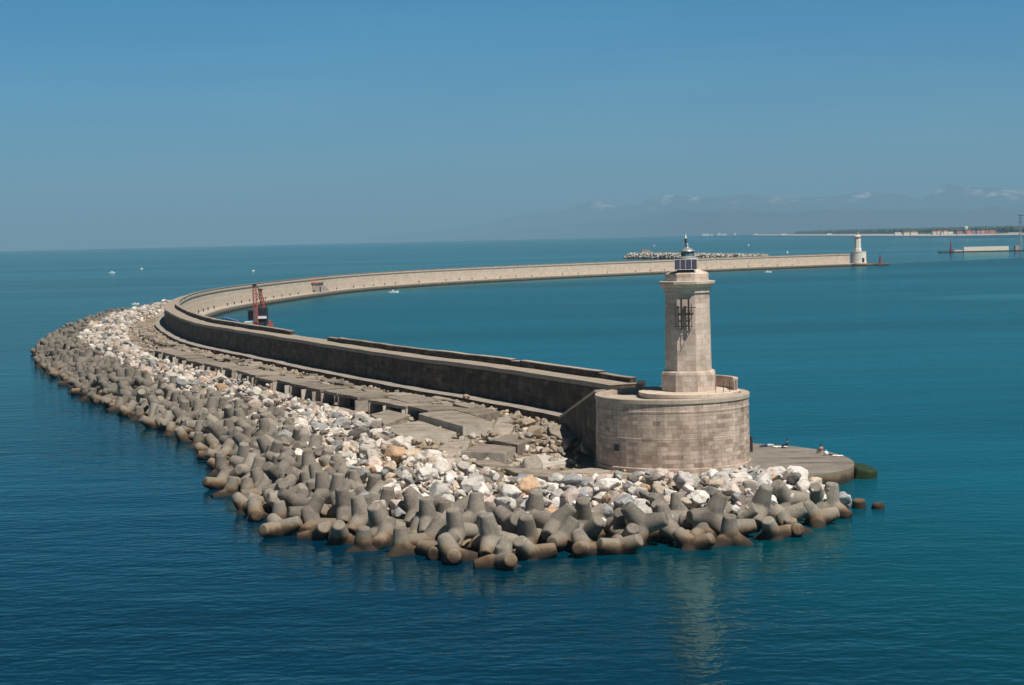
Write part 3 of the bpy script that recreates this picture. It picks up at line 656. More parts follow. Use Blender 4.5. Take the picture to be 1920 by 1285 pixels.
        for k in range(4):
            x = -.81 + k * .54; cc = Vector((x, -.15, .72))
            fr = MB(); fr.box(cc, (.535, .05, 1.12), tilt); f = fr.build('panel', M['white'], sp)
            pm = MB(); n_ = tilt @ Vector((0, -.032, 0)); hx, hz = .256, .535
            Q = [cc + n_ + tilt @ Vector((a_ * hx, 0, c_ * hz)) for a_, c_ in ((-1, -1), (1, -1), (1, 1), (-1, 1))]; Q2 = [q + tilt @ Vector((0, .012, 0)) for q in Q]
            pm.add(Q + Q2, [(0, 1, 2, 3), (7, 6, 5, 4), (0, 4, 5, 1), (1, 5, 6, 2), (2, 6, 7, 3), (3, 7, 4, 0)], 0, [[(x - hx, 0), (x + hx, 0), (x + hx, 1.02), (x - hx, 1.02)]] + [[(0, 0)] * 4] * 5)
            pm.build('cells', M['solar'], f)
        fr = MB()
        for x in (-.9, .9):
            fr.tube((x, -.4, .1), (x, .25, 1.15), .03); fr.tube((x, .3, 0), (x, .25, 1.15), .03); fr.tube((x, -.4, .1), (x, .3, .05), .03)
        fr.build('support_frame', M['metal'], sp)
        mb = MB(); mb.box((-.05, .15, .12), (1.7, .5, .34)); mb.build('battery_box', M['black'], sp)
    return b, t
base1, tower1 = lighthouse(DC, 'pale octagonal stone lighthouse with solar panels, on the near round base', 'large round ashlar base under the near lighthouse, with weathered courses')
# steel frame on the tower
def tower_frame():
    c = Vector((DC.x + 1.75, DC.y + .9, 0)); a = rad(-100)
    nrm = Vector((math.cos(a), math.sin(a), 0)); tg = Vector((-nrm.y, nrm.x, 0))
    P = lambda s, o, z: c + nrm * (2.13 + o) + tg * s + Vector((0, 0, z))
    e = tag(empty('bracket_frame', P(0, 0, 14)), 'rusty steel bracket frame fixed to the shaft of the near lighthouse', 'bracket')
    inv = Matrix.Translation(-P(0, 0, 14))
    def put(nm, m_, mt=M['iron']):
        o = m_.build(nm, mt, e); o.matrix_parent_inverse = inv
    for s in (-.42, .28):
        m_ = MB(); m_.box(P(s, .32, 16.05), (.17, .17, 3.1), Euler((0, 0, a)).to_matrix()); put('upright', m_)
    for z, s0, s1 in ((16.7, -1.0, 1.0), (16.0, -1.1, .7), (14.9, -1.15, .65)):
        m_ = MB(); m_.tube(P(s0, .22, z), P(s1, .22, z), .045, n=6); put('rail', m_)
        for s in (-.95, .6):
            q = MB(); q.tube(P(s, -.1, z), P(s, .9, z), .035, n=6); put('arm', q)
    for s in (-.95, .6):
        m_ = MB(); m_.tube(P(s, .9, 17.1), P(s, .9, 14.8), .03, n=6); put('stay', m_)
tower_frame()

# platform round the base
def poly_slab(name, pts, z1, z0, mats, bev=.0, parent=None):
    mb = MB(); n_ = len(pts)
    V = [(x, y, z1) for x, y in pts] + [(x, y, z0) for x, y in pts]
    mb.add(V, [tuple(range(n_))] + [(i, n_ + i, n_ + (i + 1) % n_, (i + 1) % n_) for i in range(n_)] + [tuple(range(2 * n_ - 1, n_ - 1, -1))], 0)
    for k in range(1, n_ + 1): mb.m[k] = len(mats) - 1
    return mb.build(name, mats, parent)
plat_pts = catmull([(13, 197), (20, 192.5), (25.1, 187), (29.4, 183), (31.7, 178.8), (33.0, 173), (32.6, 168), (31, 164.3), (27.2, 160.7), (23.2, 157.4), (17, 156.2), (10, 156.8), (4.5, 160), (6, 172)], 1.2)
tag(poly_slab('platform', [tuple(p) for p in plat_pts], 1.3, -3, [M['platform'], M['quay_face']]), 'flat streaked concrete platform with a rounded end beside the round base', 'platform')
# mossy ramp beyond the platform tip
ro = [tuple(p) for p in catmull([(-2.0, -2.6), (.2, -3.0), (1.7, -1.6), (1.9, .6), (1.2, 2.6), (-1.2, 3.6), (-2.4, 2.0), (-2.0, -2.6)], .5)][:-1]
o = poly_slab('mossy_ramp', ro, .95, -2, [M['moss'], M['moss']]); o.scale = (.62, .85, 1); o.location = (33.7, 169.4, -.05); o.rotation_euler = (0, rad(11), 0)
bv = o.modifiers.new('worn', 'BEVEL'); bv.width = .35; bv.segments = 3; bv.limit_method = 'ANGLE'
tag(o, 'green algae covered sloping block in the water off the platform tip', 'ramp')

# ------------------------------------------------------------------ slabs and broken caissons between wall and boulders
def c5(x, y): return (700 + x / 3.78, 640 + y / 3.78)
def ragged(pts, amp, n=4):
    out = []
    for i in range(len(pts)):
        a, b_ = Vector(pts[i]), Vector(pts[(i + 1) % len(pts)])
        for k in range(n):
            t = k / n; p = a.lerp(b_, t)
            if k: p += Vector((random.uniform(-amp, amp), random.uniform(-amp, amp)))
            out.append((p.x, p.y))
    return out
SLAB_GROUP = 'concrete slabs between wall and boulders'
def slab(pts, z, th, label, mats=None, tilt=(0, 0), amp=.12, cat='concrete slab', name='concrete_slab'):
    cx = sum(p[0] for p in pts) / len(pts); cy = sum(p[1] for p in pts) / len(pts)
    o = poly_slab(name, ragged([(p[0] - cx, p[1] - cy) for p in pts], amp), 0, -th, mats or [M['concrete'], M['concrete']])
    o.location = (cx, cy, z); o.rotation_euler = (tilt[0], tilt[1], 0)
    bv = o.modifiers.new('worn_edges', 'BEVEL'); bv.width = .05; bv.segments = 1; bv.limit_method = 'ANGLE'
    return tag(o, label, cat, SLAB_GROUP)
def qpx(Q, z): return [tuple(at(*c5(*q), z).xy) for q in Q]
for Q, z, th, lab, mt, tl in [
    ([(320, 512), (560, 478), (845, 570), (635, 602)], 3.0, 2.2, 'big concrete block with a whitened end face, nearest of the block row', ['concrete', 'concrete_pale'], (0, 0)),
    ([(70, 610), (320, 562), (590, 642), (190, 670)], 2.35, 1.6, 'long flat concrete slab standing in front of the whitened block', ['concrete', 'concrete_pale'], (0, .01)),
    ([(455, 760), (545, 700), (690, 712), (640, 792)], 1.75, .7, 'small grey slab wedged before the long flat slab', None, (.03, -.02)),
    ([(622, 792), (740, 716), (1022, 732), (935, 802)], 2.05, 1.2, 'wide tilted slab with a sunlit front edge, midway to the round base', ['concrete', 'concrete_pale'], (-.03, .03)),  # side faces paler: sunlight on the front put into the colour
    ([(840, 702), (965, 664), (1130, 690), (1022, 726)], 2.3, 1.2, 'thick slab behind the wide tilted slab', None, (.02, .03)),
    ([(365, 800), (560, 778), (690, 832), (500, 892)], 1.6, .7, 'low slab lying next to the orange boulder', None, (.02, 0)),
    ([(520, 905), (760, 862), (1050, 850), (1000, 902)], 1.5, .6, 'long low slab touching the white boulders', None, (0, -.01)),
    ([(1000, 832), (1250, 785), (1430, 850), (1130, 905)], 1.5, .4, 'pale blue grey flat slab in front of the shaded corner', ['concrete_pale'] * 2, (0, 0)),
    ([(930, 905), (1180, 905), (1500, 945), (1480, 975), (1050, 945)], 1.62, .5, 'cracked slab edging the boulders below the pale flat slab', None, (.01, .01)),
    ([(1190, 935), (1560, 895), (1900, 945), (1480, 990)], 1.55, .5, 'broad tan slab at the foot of the round base', None, (0, 0)),
    ([(1235, 600), (1505, 603), (1400, 690), (1260, 650)], 2.75, .45, 'tilted broken slab with a pointed corner in the shade by the round base', None, (.05, .06)),
    ([(560, 482), (780, 464), (895, 496), (720, 522)], 3.1, 1.2, 'thick block close under the wall ledge behind the whitened block', None, (0, 0)),
    ([(90, 397), (300, 372), (460, 412), (240, 432)], 3.1, 1.1, 'flat block by the wall ledge before the long cell row', None, (0, .02)),
    ([(480, 432), (600, 420), (605, 445), (500, 455)], 2.9, .7, 'narrow broken slab resting against the ledge rubble', None, (.05, 0)),
    ([(-20, 520), (160, 470), (310, 500), (80, 590)], 2.2, .8, 'weathered slab behind the long flat slab', None, (0, .02)),
    ([(700, 860), (830, 845), (960, 868), (800, 890)], 1.75, .4, 'thin fallen slab on top of the long low slab', None, (.06, .05)),
    ([(800, 655), (880, 600), (1000, 610), (930, 680)], 2.5, .6, 'rough dark slab leaning beside the whitened block', None, (.12, .1)),
    ([(1560, 1010), (1890, 990), (2400, 1000), (2200, 1040)], 1.42, .3, 'thin stained slab in front of the round base', None, (0, 0))]:
    slab(qpx(Q, z), z, th, lab, [M[k] for k in mt] if mt else None, tl)
mb = MB(); p = at(1156, 880, 1.5); mb.box((0, 0, .55), (1.6, .1, 1.25), Euler((rad(-35), 0, rad(12))).to_matrix())
tag(mb.build('grey_panel', M['concrete_pale'], loc=p), 'thin grey panel leaning at the foot of the round base', 'panel')

def cells_row():
    """row of concrete cells broken open toward the sea"""
    spans, y = [], 213.5; rr_ = random.Random(4); ordn = 'first second third fourth fifth sixth seventh eighth ninth tenth eleventh twelfth thirteenth fourteenth fifteenth sixteenth seventeenth eighteenth nineteenth twentieth'.split()
    while y < 350:
        ln_ = rr_.uniform(5, 13); spans.append((y, min(352, y + ln_), '')); y += ln_ + rr_.choice((.35, .5, 1.6, 3.0))
    labs = [f'open concrete cell block, {ordn[k]} along the row from the whitened block' for k in range(len(spans))]
    for (y0, y1, _), lab in zip(spans, labs):
        s0, s1 = s_of_y(y0) + 3.0, s_of_y(y1) + 3.0; T = -12.4
        e = tag(empty('open_cell_block', on_wall((s0 + s1) / 2, T)[0]), lab, 'concrete block', 'rows of open cells'); c = e.location
        e.location.z = 1.5; inv = Matrix.Translation(-e.location)
        n_ = max(2, int((s1 - s0) / 3)); V = []
        for k in range(n_ + 1):
            s = s0 + (s1 - s0) * k / n_
            a = on_wall(s, T + random.uniform(-.15, .35))[0]; b_ = on_wall(s, T + random.uniform(3.6, 5.8))[0]; V += [(a.x, a.y), (b_.x, b_.y)]
        z = 3.0 + random.uniform(-.22, .16)
        m_ = MB(); k4 = len(V)
        m_.add([(x, y, z) for x, y in V] + [(x, y, z - .38) for x, y in V], [f for k in range(n_) for f in ((2 * k, 2 * k + 2, 2 * k + 3, 2 * k + 1), (k4 + 2 * k, k4 + 2 * k + 1, k4 + 2 * k + 3, k4 + 2 * k + 2), (2 * k, k4 + 2 * k, k4 + 2 * k + 2, 2 * k + 2), (2 * k + 1, 2 * k + 3, k4 + 2 * k + 3, k4 + 2 * k + 1))] + [(0, 1, k4 + 1, k4), (2 * n_, k4 + 2 * n_, k4 + 2 * n_ + 1, 2 * n_ + 1)])
        o = m_.build('deck', M['concrete'], e); o.matrix_parent_inverse = inv
        m_ = MB()
        for k in range(n_):
            pts = [on_wall(s0 + (s1 - s0) * q / n_, T + o_)[0] for q, o_ in ((k, 1.5), (k + 1, 1.5), (k + 1, 3.2), (k, 3.2))]
            m_.add([(p.x, p.y, -.3) for p in pts] + [(p.x, p.y, z - .384) for p in pts], [(0, 1, 5, 4), (1, 2, 6, 5), (2, 3, 7, 6), (3, 0, 4, 7)])
        o = m_.build('back_wall', M['wall_out'], e); o.matrix_parent_inverse = inv  # dark stone paints the shade inside the open cells
        nf = max(1, int((s1 - s0) / 4.2))
        for k in range(nf + 1):
            s = s0 + .15 + (s1 - s0 - .3) * min(1, max(0, (k + random.uniform(-.22, .22)) / nf)); p, ang = on_wall(s, T + .6); h = z - .39 - .4
            m_ = MB(); w = random.uniform(1.5, 2.4)
            m_.box((p.x, p.y, .4 + h / 2), (.26, w, h), Euler((0, 0, ang)).to_matrix()); o = m_.build('fin', M['concrete_pale'], e); o.matrix_parent_inverse = inv
cells_row()
def strip_slabs():
    far = ['beside the longest cell row', 'beside the half buried cell row', 'near the bend of the wall', 'far along the seaward strip']
    tones = ['flat grey', 'cracked grey', 'tilted grey', 'small broken', 'thin worn']
    # apron slabs seaward of the cells and paving further on
    for y in np.arange(206, 470, 7.5):
        s = s_of_y(y) + 3 + random.uniform(-1, 1); L = random.uniform(3.5, 6.8)
        rows = [(-16.6, -13.3, 1.5)] if y < 250 else ([(-15.6, -13.2, 1.5)] if y < 350 else [(-13.5, -8.6, 1.95), (-8, -4.0, 2.3)])
        for (t0, t1, z) in rows:
            if random.random() < .12: continue
            pts = [tuple(on_wall(s + q * L, t + random.uniform(-.4, .4))[0].xy) for q, t in ((0, t0), (1, t0), (1, t1), (0, t1))]
            i = 0 if y < 285 else 1 if y < 335 else 2 if y < 400 else 3
            slab(pts, z + random.uniform(-.15, .2), .6, f'{random.choice(tones)} concrete slab {"close to the ledge" if t1 > -5 else "on the seaward apron"} {far[i]}', None, (random.uniform(-.04, .04), random.uniform(-.04, .04)), .25)
    # second line of slabs, between the cells and the ledge rubble
    for y in np.arange(225, 350, 11):
        s = s_of_y(y) + 3; L = random.uniform(3, 8); w = random.uniform(1.2, 2.4)
        pts = [tuple(on_wall(s + q * L, t + random.uniform(-.3, .3))[0].xy) for q, t in ((0, -6.4), (1, -6.4), (1, -6.4 + w), (0, -6.4 + w))]
        i = 0 if y < 285 else 1 if y < 335 else 2
        slab(pts, 2.85 + random.uniform(-.1, .2), .8, f'{random.choice(tones)} slab half sunk in tan rubble {far[i]}', None, (random.uniform(-.06, .06), random.uniform(-.06, .06)), .3)
strip_slabs()
def tilted_slabs():
    """broken paving heaved up against the ledge"""
    r_ = random.Random(9); tones = ['heaved pale', 'snapped grey', 'tipped stained', 'upturned worn', 'narrow cracked']
    near = ['by the nearest cells', 'beside the mid row of cells', 'by the farthest cells', 'below the bend of the wall']
    for y in np.arange(212, 455, 4.6):
        s = s_of_y(y) + 3 + r_.uniform(-1.5, 1.5); t = r_.choice((-4.2, -5.2, -6.4)); L, w = r_.uniform(2.2, 5), r_.uniform(1.1, 2.2)
        pts = [tuple(on_wall(s + q * L, t + u * w + r_.uniform(-.3, .3))[0].xy) for q, u in ((0, -.5), (1, -.5), (1, .5), (0, .5))]
        i = 0 if y < 262 else 1 if y < 310 else 2 if y < 355 else 3
        slab(pts, 2.75 + r_.uniform(-.05, .35), .55, f'{r_.choice(tones)} slab lying against the wall ledge {near[i]}', None, (r_.uniform(-.12, .12), r_.uniform(-.12, .12)), .22)
tilted_slabs()

# ------------------------------------------------------------------ tetrapods
def tetra_mesh(seed):
    rng = random.Random(seed); L, r0, r1 = 1.92, .8, .5
    dirs = [Vector((0, 0, 1))] + [Vector((math.cos(a) * .9428, math.sin(a) * .9428, -1 / 3)) for a in (rad(90), rad(210), rad(330))]
    mb = MB()
    for d in dirs:
        q = d.to_track_quat('Z', 'Y'); n_ = 20; P = []; F = []
        R = [(-.25, r0 * .8), (0, r0 * 1.02), (L * .5, (r0 + r1) / 2 + .03), (L - .07, r1 + .02), (L, r1 - .05)]
        for (t, r) in R:
            for i in range(n_): a = 2 * math.pi * i / n_; P.append(q @ Vector((r * math.cos(a), r * math.sin(a), t)))
        for j in range(len(R) - 1): F += [(j * n_ + i, j * n_ + (i + 1) % n_, (j + 1) * n_ + (i + 1) % n_, (j + 1) * n_ + i) for i in range(n_)]
        F += [tuple(reversed(range(n_))), tuple(range((len(R) - 1) * n_, len(R) * n_))]
        mb.add(P, F)
    o = mb.build('tetrapod_form', M['tetra'])
    r = o.modifiers.new('r', 'REMESH'); r.mode = 'VOXEL'; r.voxel_size = .075
    s = o.modifiers.new('s', 'SMOOTH'); s.factor = .5; s.iterations = 2
    dg = bpy.context.evaluated_depsgraph_get(); dg.update()
    me = bpy.data.meshes.new_from_object(o.evaluated_get(dg)); me.name = 'tetrapod'
    bpy.data.objects.remove(o)
    if seed:
        for v in me.vertices:
            k = math.sin(v.co.x * 3 + seed) * math.sin(v.co.y * 2.6 + seed * 2) * math.sin(v.co.z * 3.1 + seed)
            v.co *= 1 + .018 * k
    if not me.materials: me.materials.append(M['tetra'])
    me.polygons.foreach_set('use_smooth', [True] * len(me.polygons))
    return me
TET = [tetra_mesh(k) for k in range(3)]
def dart(box, cond, spacing, tries, seed, start=None):
    rng = np.random.default_rng(seed); x0, y0, x1, y1 = box
    C = np.c_[rng.uniform(x0, x1, tries), rng.uniform(y0, y1, tries)]; C = C[cond(C)]
    cell = spacing; grid = {}; out = []
    for p in C:
        sp = spacing; k = (int(p[0] // cell), int(p[1] // cell)); ok = True
        for i in (-1, 0, 1):
            for j in (-1, 0, 1):
                for q in grid.get((k[0] + i, k[1] + j), ()):
                    if (q[0] - p[0]) ** 2 + (q[1] - p[1]) ** 2 < sp * sp: ok = False; break
                if not ok: break
            if not ok: break
        if ok: grid.setdefault(k, []).append(p); out.append(p)
    return np.array(out)
def band(P):
    x, y = P[:, 0], P[:, 1]; front = np.interp(x, [-12, 0, 4, 10, 28], [8.2, 8.0, 6.6, 5.6, 5.0])
    return np.where(y < 146, front, np.interp(y, [146, 152, 165, 240, 330, 400, 600], [8.2, 9.0, 9.8, 9.8, 8.8, 8.6, 7]))
def t_cond(lo, hi):
    def f(P):
        d = np.where(shore_d(P) < 0, shore_d(P), seg_dist(P, SHORE)); b_ = band(P); return (d > lo) & (d < b_ + hi) & (P[:, 1] < 560) & (P[:, 0] < 26.2) & ~((P[:, 0] > 17) & (P[:, 1] > 146))
    return f
LAND = [(999, -999, '')]
def where(x, y):
    if y < 160:
        if x > 20: return 'nearest the platform'
        if x > 14: return 'below the tower'
        if x > 8: return 'below the round base'
        if x > 2: return 'below the base\'s shaded side'
        if x > -4: return 'at the foremost bulge'
        if x > -10: return 'past the foremost bulge'
        if x > -15: return 'before the orange boulder'
        return 'where the mound turns'
    if y < 180: return 'beyond the mound\'s corner'
    if y < 205: return 'level with the whitened block'
    if y < 235: return 'level with the nearest cells'
    if y < 275: return 'below the longest cell row'
    return 'on the far slope'
def tetrapods():
    rng = random.Random(21)
    A = dart((-140, 122, 32, 560), t_cond(-.8, .4), 2.45, 120000, 1)
    B = dart((-140, 122, 32, 560), t_cond(2.0, .2), 3.0, 80000, 2)
    items = []
    for lay, P in ((0, A), (1, B)):
        d = seg_dist(P, SHORE); d = np.where(shore_d(P) < 0, -d, d); bw = band(P)
        for (x, y), dd, b_ in zip(P, d, bw):
            q = max(0, min(1, dd / b_))
            z = (.1 + 1.25 * q + (.95 if lay else 0) if y > 146 else .15 + 1.2 * q + (.85 if lay else 0)) + rng.uniform(-.25, .25)
            if lay and q > .8: z -= .5
            up = rng.random() < (.24 if lay == 0 else .2)
            if up: rot = Euler((rng.gauss(0, .16), rng.gauss(0, .16), rng.uniform(0, 6.28)))
            else: rot = Quaternion((rng.gauss(0, 1), rng.gauss(0, 1), rng.gauss(0, 1), rng.gauss(0, 1))).normalized().to_euler()
            items.append((x, y, z, rot, up, dd, b_, lay))
    # the two tips and odd units standing clear in the water
    for (u, v, lab, z) in ((1612, 952, 'lone tetrapod tip out in the water, nearer the mound', -1.15), (1648, 953, 'lone round tetrapod tip farthest out in the water', -1.45), (1484, 1000, 'upright tetrapod leg standing apart in the water before the dark gap', -.7), (946, 1062, 'tetrapod standing farthest forward in the water with a pale patched top', -.3)):
        p = at(u, v, 0); o = link('tetrapod', TET[0], None, (p.x, p.y, z)); o.rotation_euler = (.1, -.12, .4)
        tag(o, lab, 'tetrapod', 'concrete tetrapods of the breakwater')
    items.sort(key=lambda i: i[0] ** 2 + i[1] ** 2 - 900 * i[7])
    for k, (x, y, z, rot, up, dd, b_, lay) in enumerate(items[:296]):
        o = link('tetrapod', TET[k % 3], None, (x, y, z)); o.rotation_euler = rot; s = rng.uniform(.94, 1.06); o.scale = (s, s, s)
        row = 'at the waterline' if dd < 2.0 else 'low in the pile' if dd < .45 * b_ else 'high in the pile' if dd < .8 * b_ else 'against the boulders'
        lean = max(abs(rot.x), abs(rot.y)) if up else 9
        pose = 'with one leg straight up' if up and lean < .12 else 'leaning on three legs' if up else 'tipped on its side' if abs(rot.y) > .7 else 'with two legs raised'
        tag(o, f'grey tetrapod {pose} {row} {where(x, y)}', 'tetrapod', 'concrete tetrapods of the breakwater')
    # the rest of the pile, far off, is one mass
    src = TET[0].copy(); bm = bmesh.new(); bm.from_mesh(src)
    bmesh.ops.dissolve_limit(bm, angle_limit=rad(9), verts=bm.verts, edges=bm.edges); bmesh.ops.triangulate(bm, faces=bm.faces)
    v0 = np.array([v.co for v in bm.verts]); bm.verts.index_update(); f0 = np.array([[v.index for v in f.verts] for f in bm.faces]); bm.free(); bpy.data.meshes.remove(src)
    V, F = [], []; o = 0
    for (x, y, z, rot, *_r) in items[296:]:
        V.append(v0 @ np.array(rot.to_matrix()).T + (x, y, z)); F.append(f0 + o); o += len(v0)
    me = bpy.data.meshes.new('tetrapod_pile'); me.from_pydata(np.concatenate(V).tolist(), [], np.concatenate(F).tolist()); me.materials.append(M['tetra'])
    me.polygons.foreach_set('use_smooth', [True] * len(me.polygons))
    structure(link('tetrapod_pile', me), 'stuff')
    print('tetrapods', len(items), 'rest verts', o)
tetrapods()

# ------------------------------------------------------------------ boulders
from mathutils import noise as MN
def rock_mesh(seed, fine=False):
    rng = random.Random(seed); bm = bmesh.new()
    sx, sy, sz = rng.uniform(.85, 1.25), rng.uniform(.75, 1.05), rng.uniform(.6, .9)
    for k in range(rng.randint(16, 28)):
        v = Vector((rng.gauss(0, 1), rng.gauss(0, 1), rng.gauss(0, 1))).normalized() * rng.uniform(.82, 1.05)
        bm.verts.new((v.x * sx, v.y * sy, v.z * sz))
    r = bmesh.ops.convex_hull(bm, input=bm.verts)
    bmesh.ops.delete(bm, geom=[v for v in bm.verts if not v.link_faces], context='VERTS')
    bmesh.ops.dissolve_limit(bm, angle_limit=rad(14), verts=bm.verts, edges=bm.edges)
    bmesh.ops.bevel(bm, geom=list(bm.edges), offset=.075, segments=1, affect='EDGES', clamp_overlap=True)
    bmesh.ops.triangulate(bm, faces=bm.faces)
    if fine:                                             # knock the faces about: pits, steps and broken corners
        bmesh.ops.subdivide_edges(bm, edges=[e for e in bm.edges if e.calc_length() > .3], cuts=2, use_grid_fill=True)
        bmesh.ops.triangulate(bm, faces=bm.faces)
        for v in bm.verts:
            p = v.co * 2.1 + Vector((seed, 0, 0)); v.co += v.co.normalized() * (MN.fractal(p, .8, 2.2, 4) * .075)
    me = bpy.data.meshes.new('boulder'); bm.to_mesh(me); bm.free(); me.materials.append(M['boulder'])
    smooth_by_angle(me, rad(28))
    return me
ROCKS = [rock_mesh(100 + k) for k in range(14)]; FINE = [rock_mesh(200 + k, True) for k in range(16)]
TONES = [('white', (.74, .72, .7), 25), ('pale grey', (.53, .52, .505), 26), ('blue grey', (.31, .33, .355), 13), ('pinkish', (.58, .5, .465), 13), ('tan', (.5, .43, .36), 9), ('ochre', (.48, .34, .23), 4), ('dark grey', (.2, .185, .175), 10)]
def pick_tone(rng):
    k = rng.uniform(0, 100)
    for t in TONES:
        k -= t[2]
        if k <= 0: return t
    return TONES[0]
def boulders():
    rng = random.Random(5); items = []
    def cond(P):
        d = seg_dist(P, SHORE); return in_poly(P, BOULDER_Z) & (d > band(P) - 2.0) & (P[:, 1] < 640)
    def cond2(P):
        d = seg_dist(P, SHORE); return in_poly(P, BOULDER_Z) & (d > band(P) + .2) & (seg_dist(P, INNER_B) > 1.2) & (P[:, 1] < 640)
    rg = lambda P: (P[:, 0] > 17) & (P[:, 1] < 158) & (seg_dist(P, SHORE) > 2.5) & in_poly(P, BOULDER_Z)
    for lay, P in ((0, dart((-135, 125, 32, 640), cond, 1.18, 200000, 4)), (1, dart((-135, 125, 32, 640), cond2, 1.75, 120000, 6)), (1, dart((15, 135, 30, 158), rg, 1.25, 6000, 8))):
        d = seg_dist(P, SHORE); e = seg_dist(P, INNER_B); bw = band(P)
        for (x, y), dd, ee, b_ in zip(P, d, e, bw):
            q = dd - b_
            h = float(np.interp(q, [-3, 0, 2.5], [1.3, 1.9, 2.1])); h = min(h, 1.25 + .32 * ee) if y < 240 else min(h, 1.5 + .3 * ee)
            if y < 160: h = min(h, .2 + .55 * float(seg_dist([(x, y)], RSIDE)[0]))
            s = min(1.5, max(.34, rng.lognormvariate(-.38, .4)))
            items.append((x, y, h + (.75 if lay else .1) * (1 if ee > 1.5 else .4) + rng.uniform(-.12, .12), s, lay, ee, q))
    GR = 'quarried boulders of the breakwater'
    for (u, v, z, s, col, lab) in ((985, 905, 2.2, 1.65, (.26, .3, .35), 'largest blue grey streaked boulder before the flat slabs'), (810, 862, 1.9, 1.1, (.5, .22, .09), 'single rusty orange boulder lying beside a low slab'),
                                   (1420, 897, 2.0, 1.5, (.78, .77, .75), 'big white boulder on top against the round base'), (1435, 903, 2.0, 1.1, (.5, .33, .23), 'orange brown boulder beside the big white one at the platform'),
                                   (1480, 905, 1.7, 1.4, (.76, .75, .73), 'white boulder close to the platform edge'), (1395, 925, 1.9, 1.4, (.3, .33, .37), 'blue grey boulder under the big white one'),
                                   (872, 762 + 98, 1.9, .75, (.7, .68, .66), 'small white boulder alone on the slabs'), (1032, 838, 1.9, .95, (.74, .73, .72), 'white boulder on the slabs near the shaded corner'), (988, 842, 1.8, .9, (.74, .73, .72), 'white boulder on the slabs left of the other one'.replace('left of', 'next to')),
                                   (770, 885, 1.9, 1.3, (.66, .6, .55), 'cream round boulder just below the orange one'), (1060, 930, 2.3, 1.2, (.5, .34, .23), 'tan orange boulder in front of the cracked slab'), (360, 645, 2.6, 1.6, (.72, .7, .68), 'white boulder on the far slabs before the cell row'),
                                   (950, 772, 2.6, .55, (.4, .33, .27), 'small tan stone standing by the wall ledge'), (874, 744, 3.7, .75, (.36, .29, .24), 'brown stone perched on the wall ledge'), (396, 643, 3.5, .8, (.55, .36, .26), 'orange stone at the far ledge of the wall')):
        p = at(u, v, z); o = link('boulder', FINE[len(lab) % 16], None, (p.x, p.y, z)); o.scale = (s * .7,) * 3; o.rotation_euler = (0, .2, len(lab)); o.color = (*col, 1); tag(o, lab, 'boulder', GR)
    items.sort(key=lambda i: i[0] ** 2 + i[1] ** 2 - 2500 * i[4] - 1500 * (i[3] - 1))
    for k, (x, y, z, s, lay, ee, q) in enumerate(items[:285]):
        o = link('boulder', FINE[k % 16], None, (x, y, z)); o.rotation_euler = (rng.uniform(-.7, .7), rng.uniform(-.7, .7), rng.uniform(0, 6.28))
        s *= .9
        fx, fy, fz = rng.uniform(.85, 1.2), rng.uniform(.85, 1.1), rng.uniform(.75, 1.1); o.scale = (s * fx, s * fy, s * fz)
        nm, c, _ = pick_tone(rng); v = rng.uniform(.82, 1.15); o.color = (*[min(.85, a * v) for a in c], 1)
        size = 'large' if s > 1.0 else 'small' if s < .62 else 'medium'
        row = 'on top of the crest' if lay else 'at the slab edge' if ee < 3 else 'just behind the tetrapods' if q < 1.5 else 'in the middle of the boulders'
        tag(o, f'{size} {nm} boulder {row} {where(x, y)}', 'boulder', GR)
    rest = items[285:]
    # tan broken rubble along the foot of the ledge
    for k in range(2300):
        s = rng.uniform(2, s_of_y(470)); y = np.interp(s, S, OUTER[:, 1]); t = -2.7 - abs(rng.gauss(0, 3.2))
        if t < -10.5: continue
        p = on_wall(s, t)[0]; rest.append((p.x, p.y, 2.45 + .05 * t + rng.uniform(-.15, .3), rng.lognormvariate(-1.15, .38), 9, 0, 0))
    for k in range(430):                                         # rubble round the slabs near the base
        x, y = rng.uniform(-14, 9), rng.uniform(158, 212); tt = on_wall(s_of_y(y), 0)[0]
        if x > tt.x - 4 or not in_poly([(x, y)], MOUND)[0]: continue
        rest.append((x, y, 1.35 + max(0, (y - 172)) * .02 + rng.uniform(-.1, .15), rng.lognormvariate(-1.1, .45), 8, 0, 0))
    for k in range(240):
        x, y = 9 - abs(rng.gauss(0, 4)), rng.gauss(190, 5)
        if x > 9: continue
        rest.append((x, y, 2.0 + rng.uniform(-.3, .5), rng.lognormvariate(-.95, .4), 9, 0, 0))
    V, F, C = [], [], []; off = 0
    tm = [(np.array([v.co for v in m.vertices]), np.array([p.vertices[:] for p in m.polygons])) for m in ROCKS]
    for k in range(2600):                                        # small broken stone between the boulders
        i = items[rng.randrange(len(items))]; rest.append((i[0] + rng.gauss(0, .7), i[1] + rng.gauss(0, .7), i[2] + rng.uniform(-.1, .45), rng.uniform(.16, .36), 0, 0, 0))
    for (x, y, z, s, lay, *_q) in rest:
        v0, f0 = tm[rng.randrange(14)]; R = np.array(Euler((rng.uniform(-.8, .8), rng.uniform(-.8, .8), rng.uniform(0, 6.28))).to_matrix())
        V.append((v0 * (s * rng.uniform(.85, 1.15), s, s * rng.uniform(.7, 1.05))) @ R.T + (x, y, z)); F.append(f0 + off); off += len(v0)
        if lay == 9: c = rng.choice([(.36, .29, .22), (.31, .25, .19), (.4, .34, .28), (.28, .26, .23)])
        elif lay == 8: c = rng.choice([(.36, .3, .24), (.42, .36, .29), (.5, .46, .42), (.3, .27, .24)])
        else:
            c = pick_tone(rng)[1]; k = rng.uniform(.78, 1.12) * (1 if y < 230 else .86); c = (c[0] * k, c[1] * k * .97, c[2] * k * .93)
        C += [(*c, 1)] * len(v0)
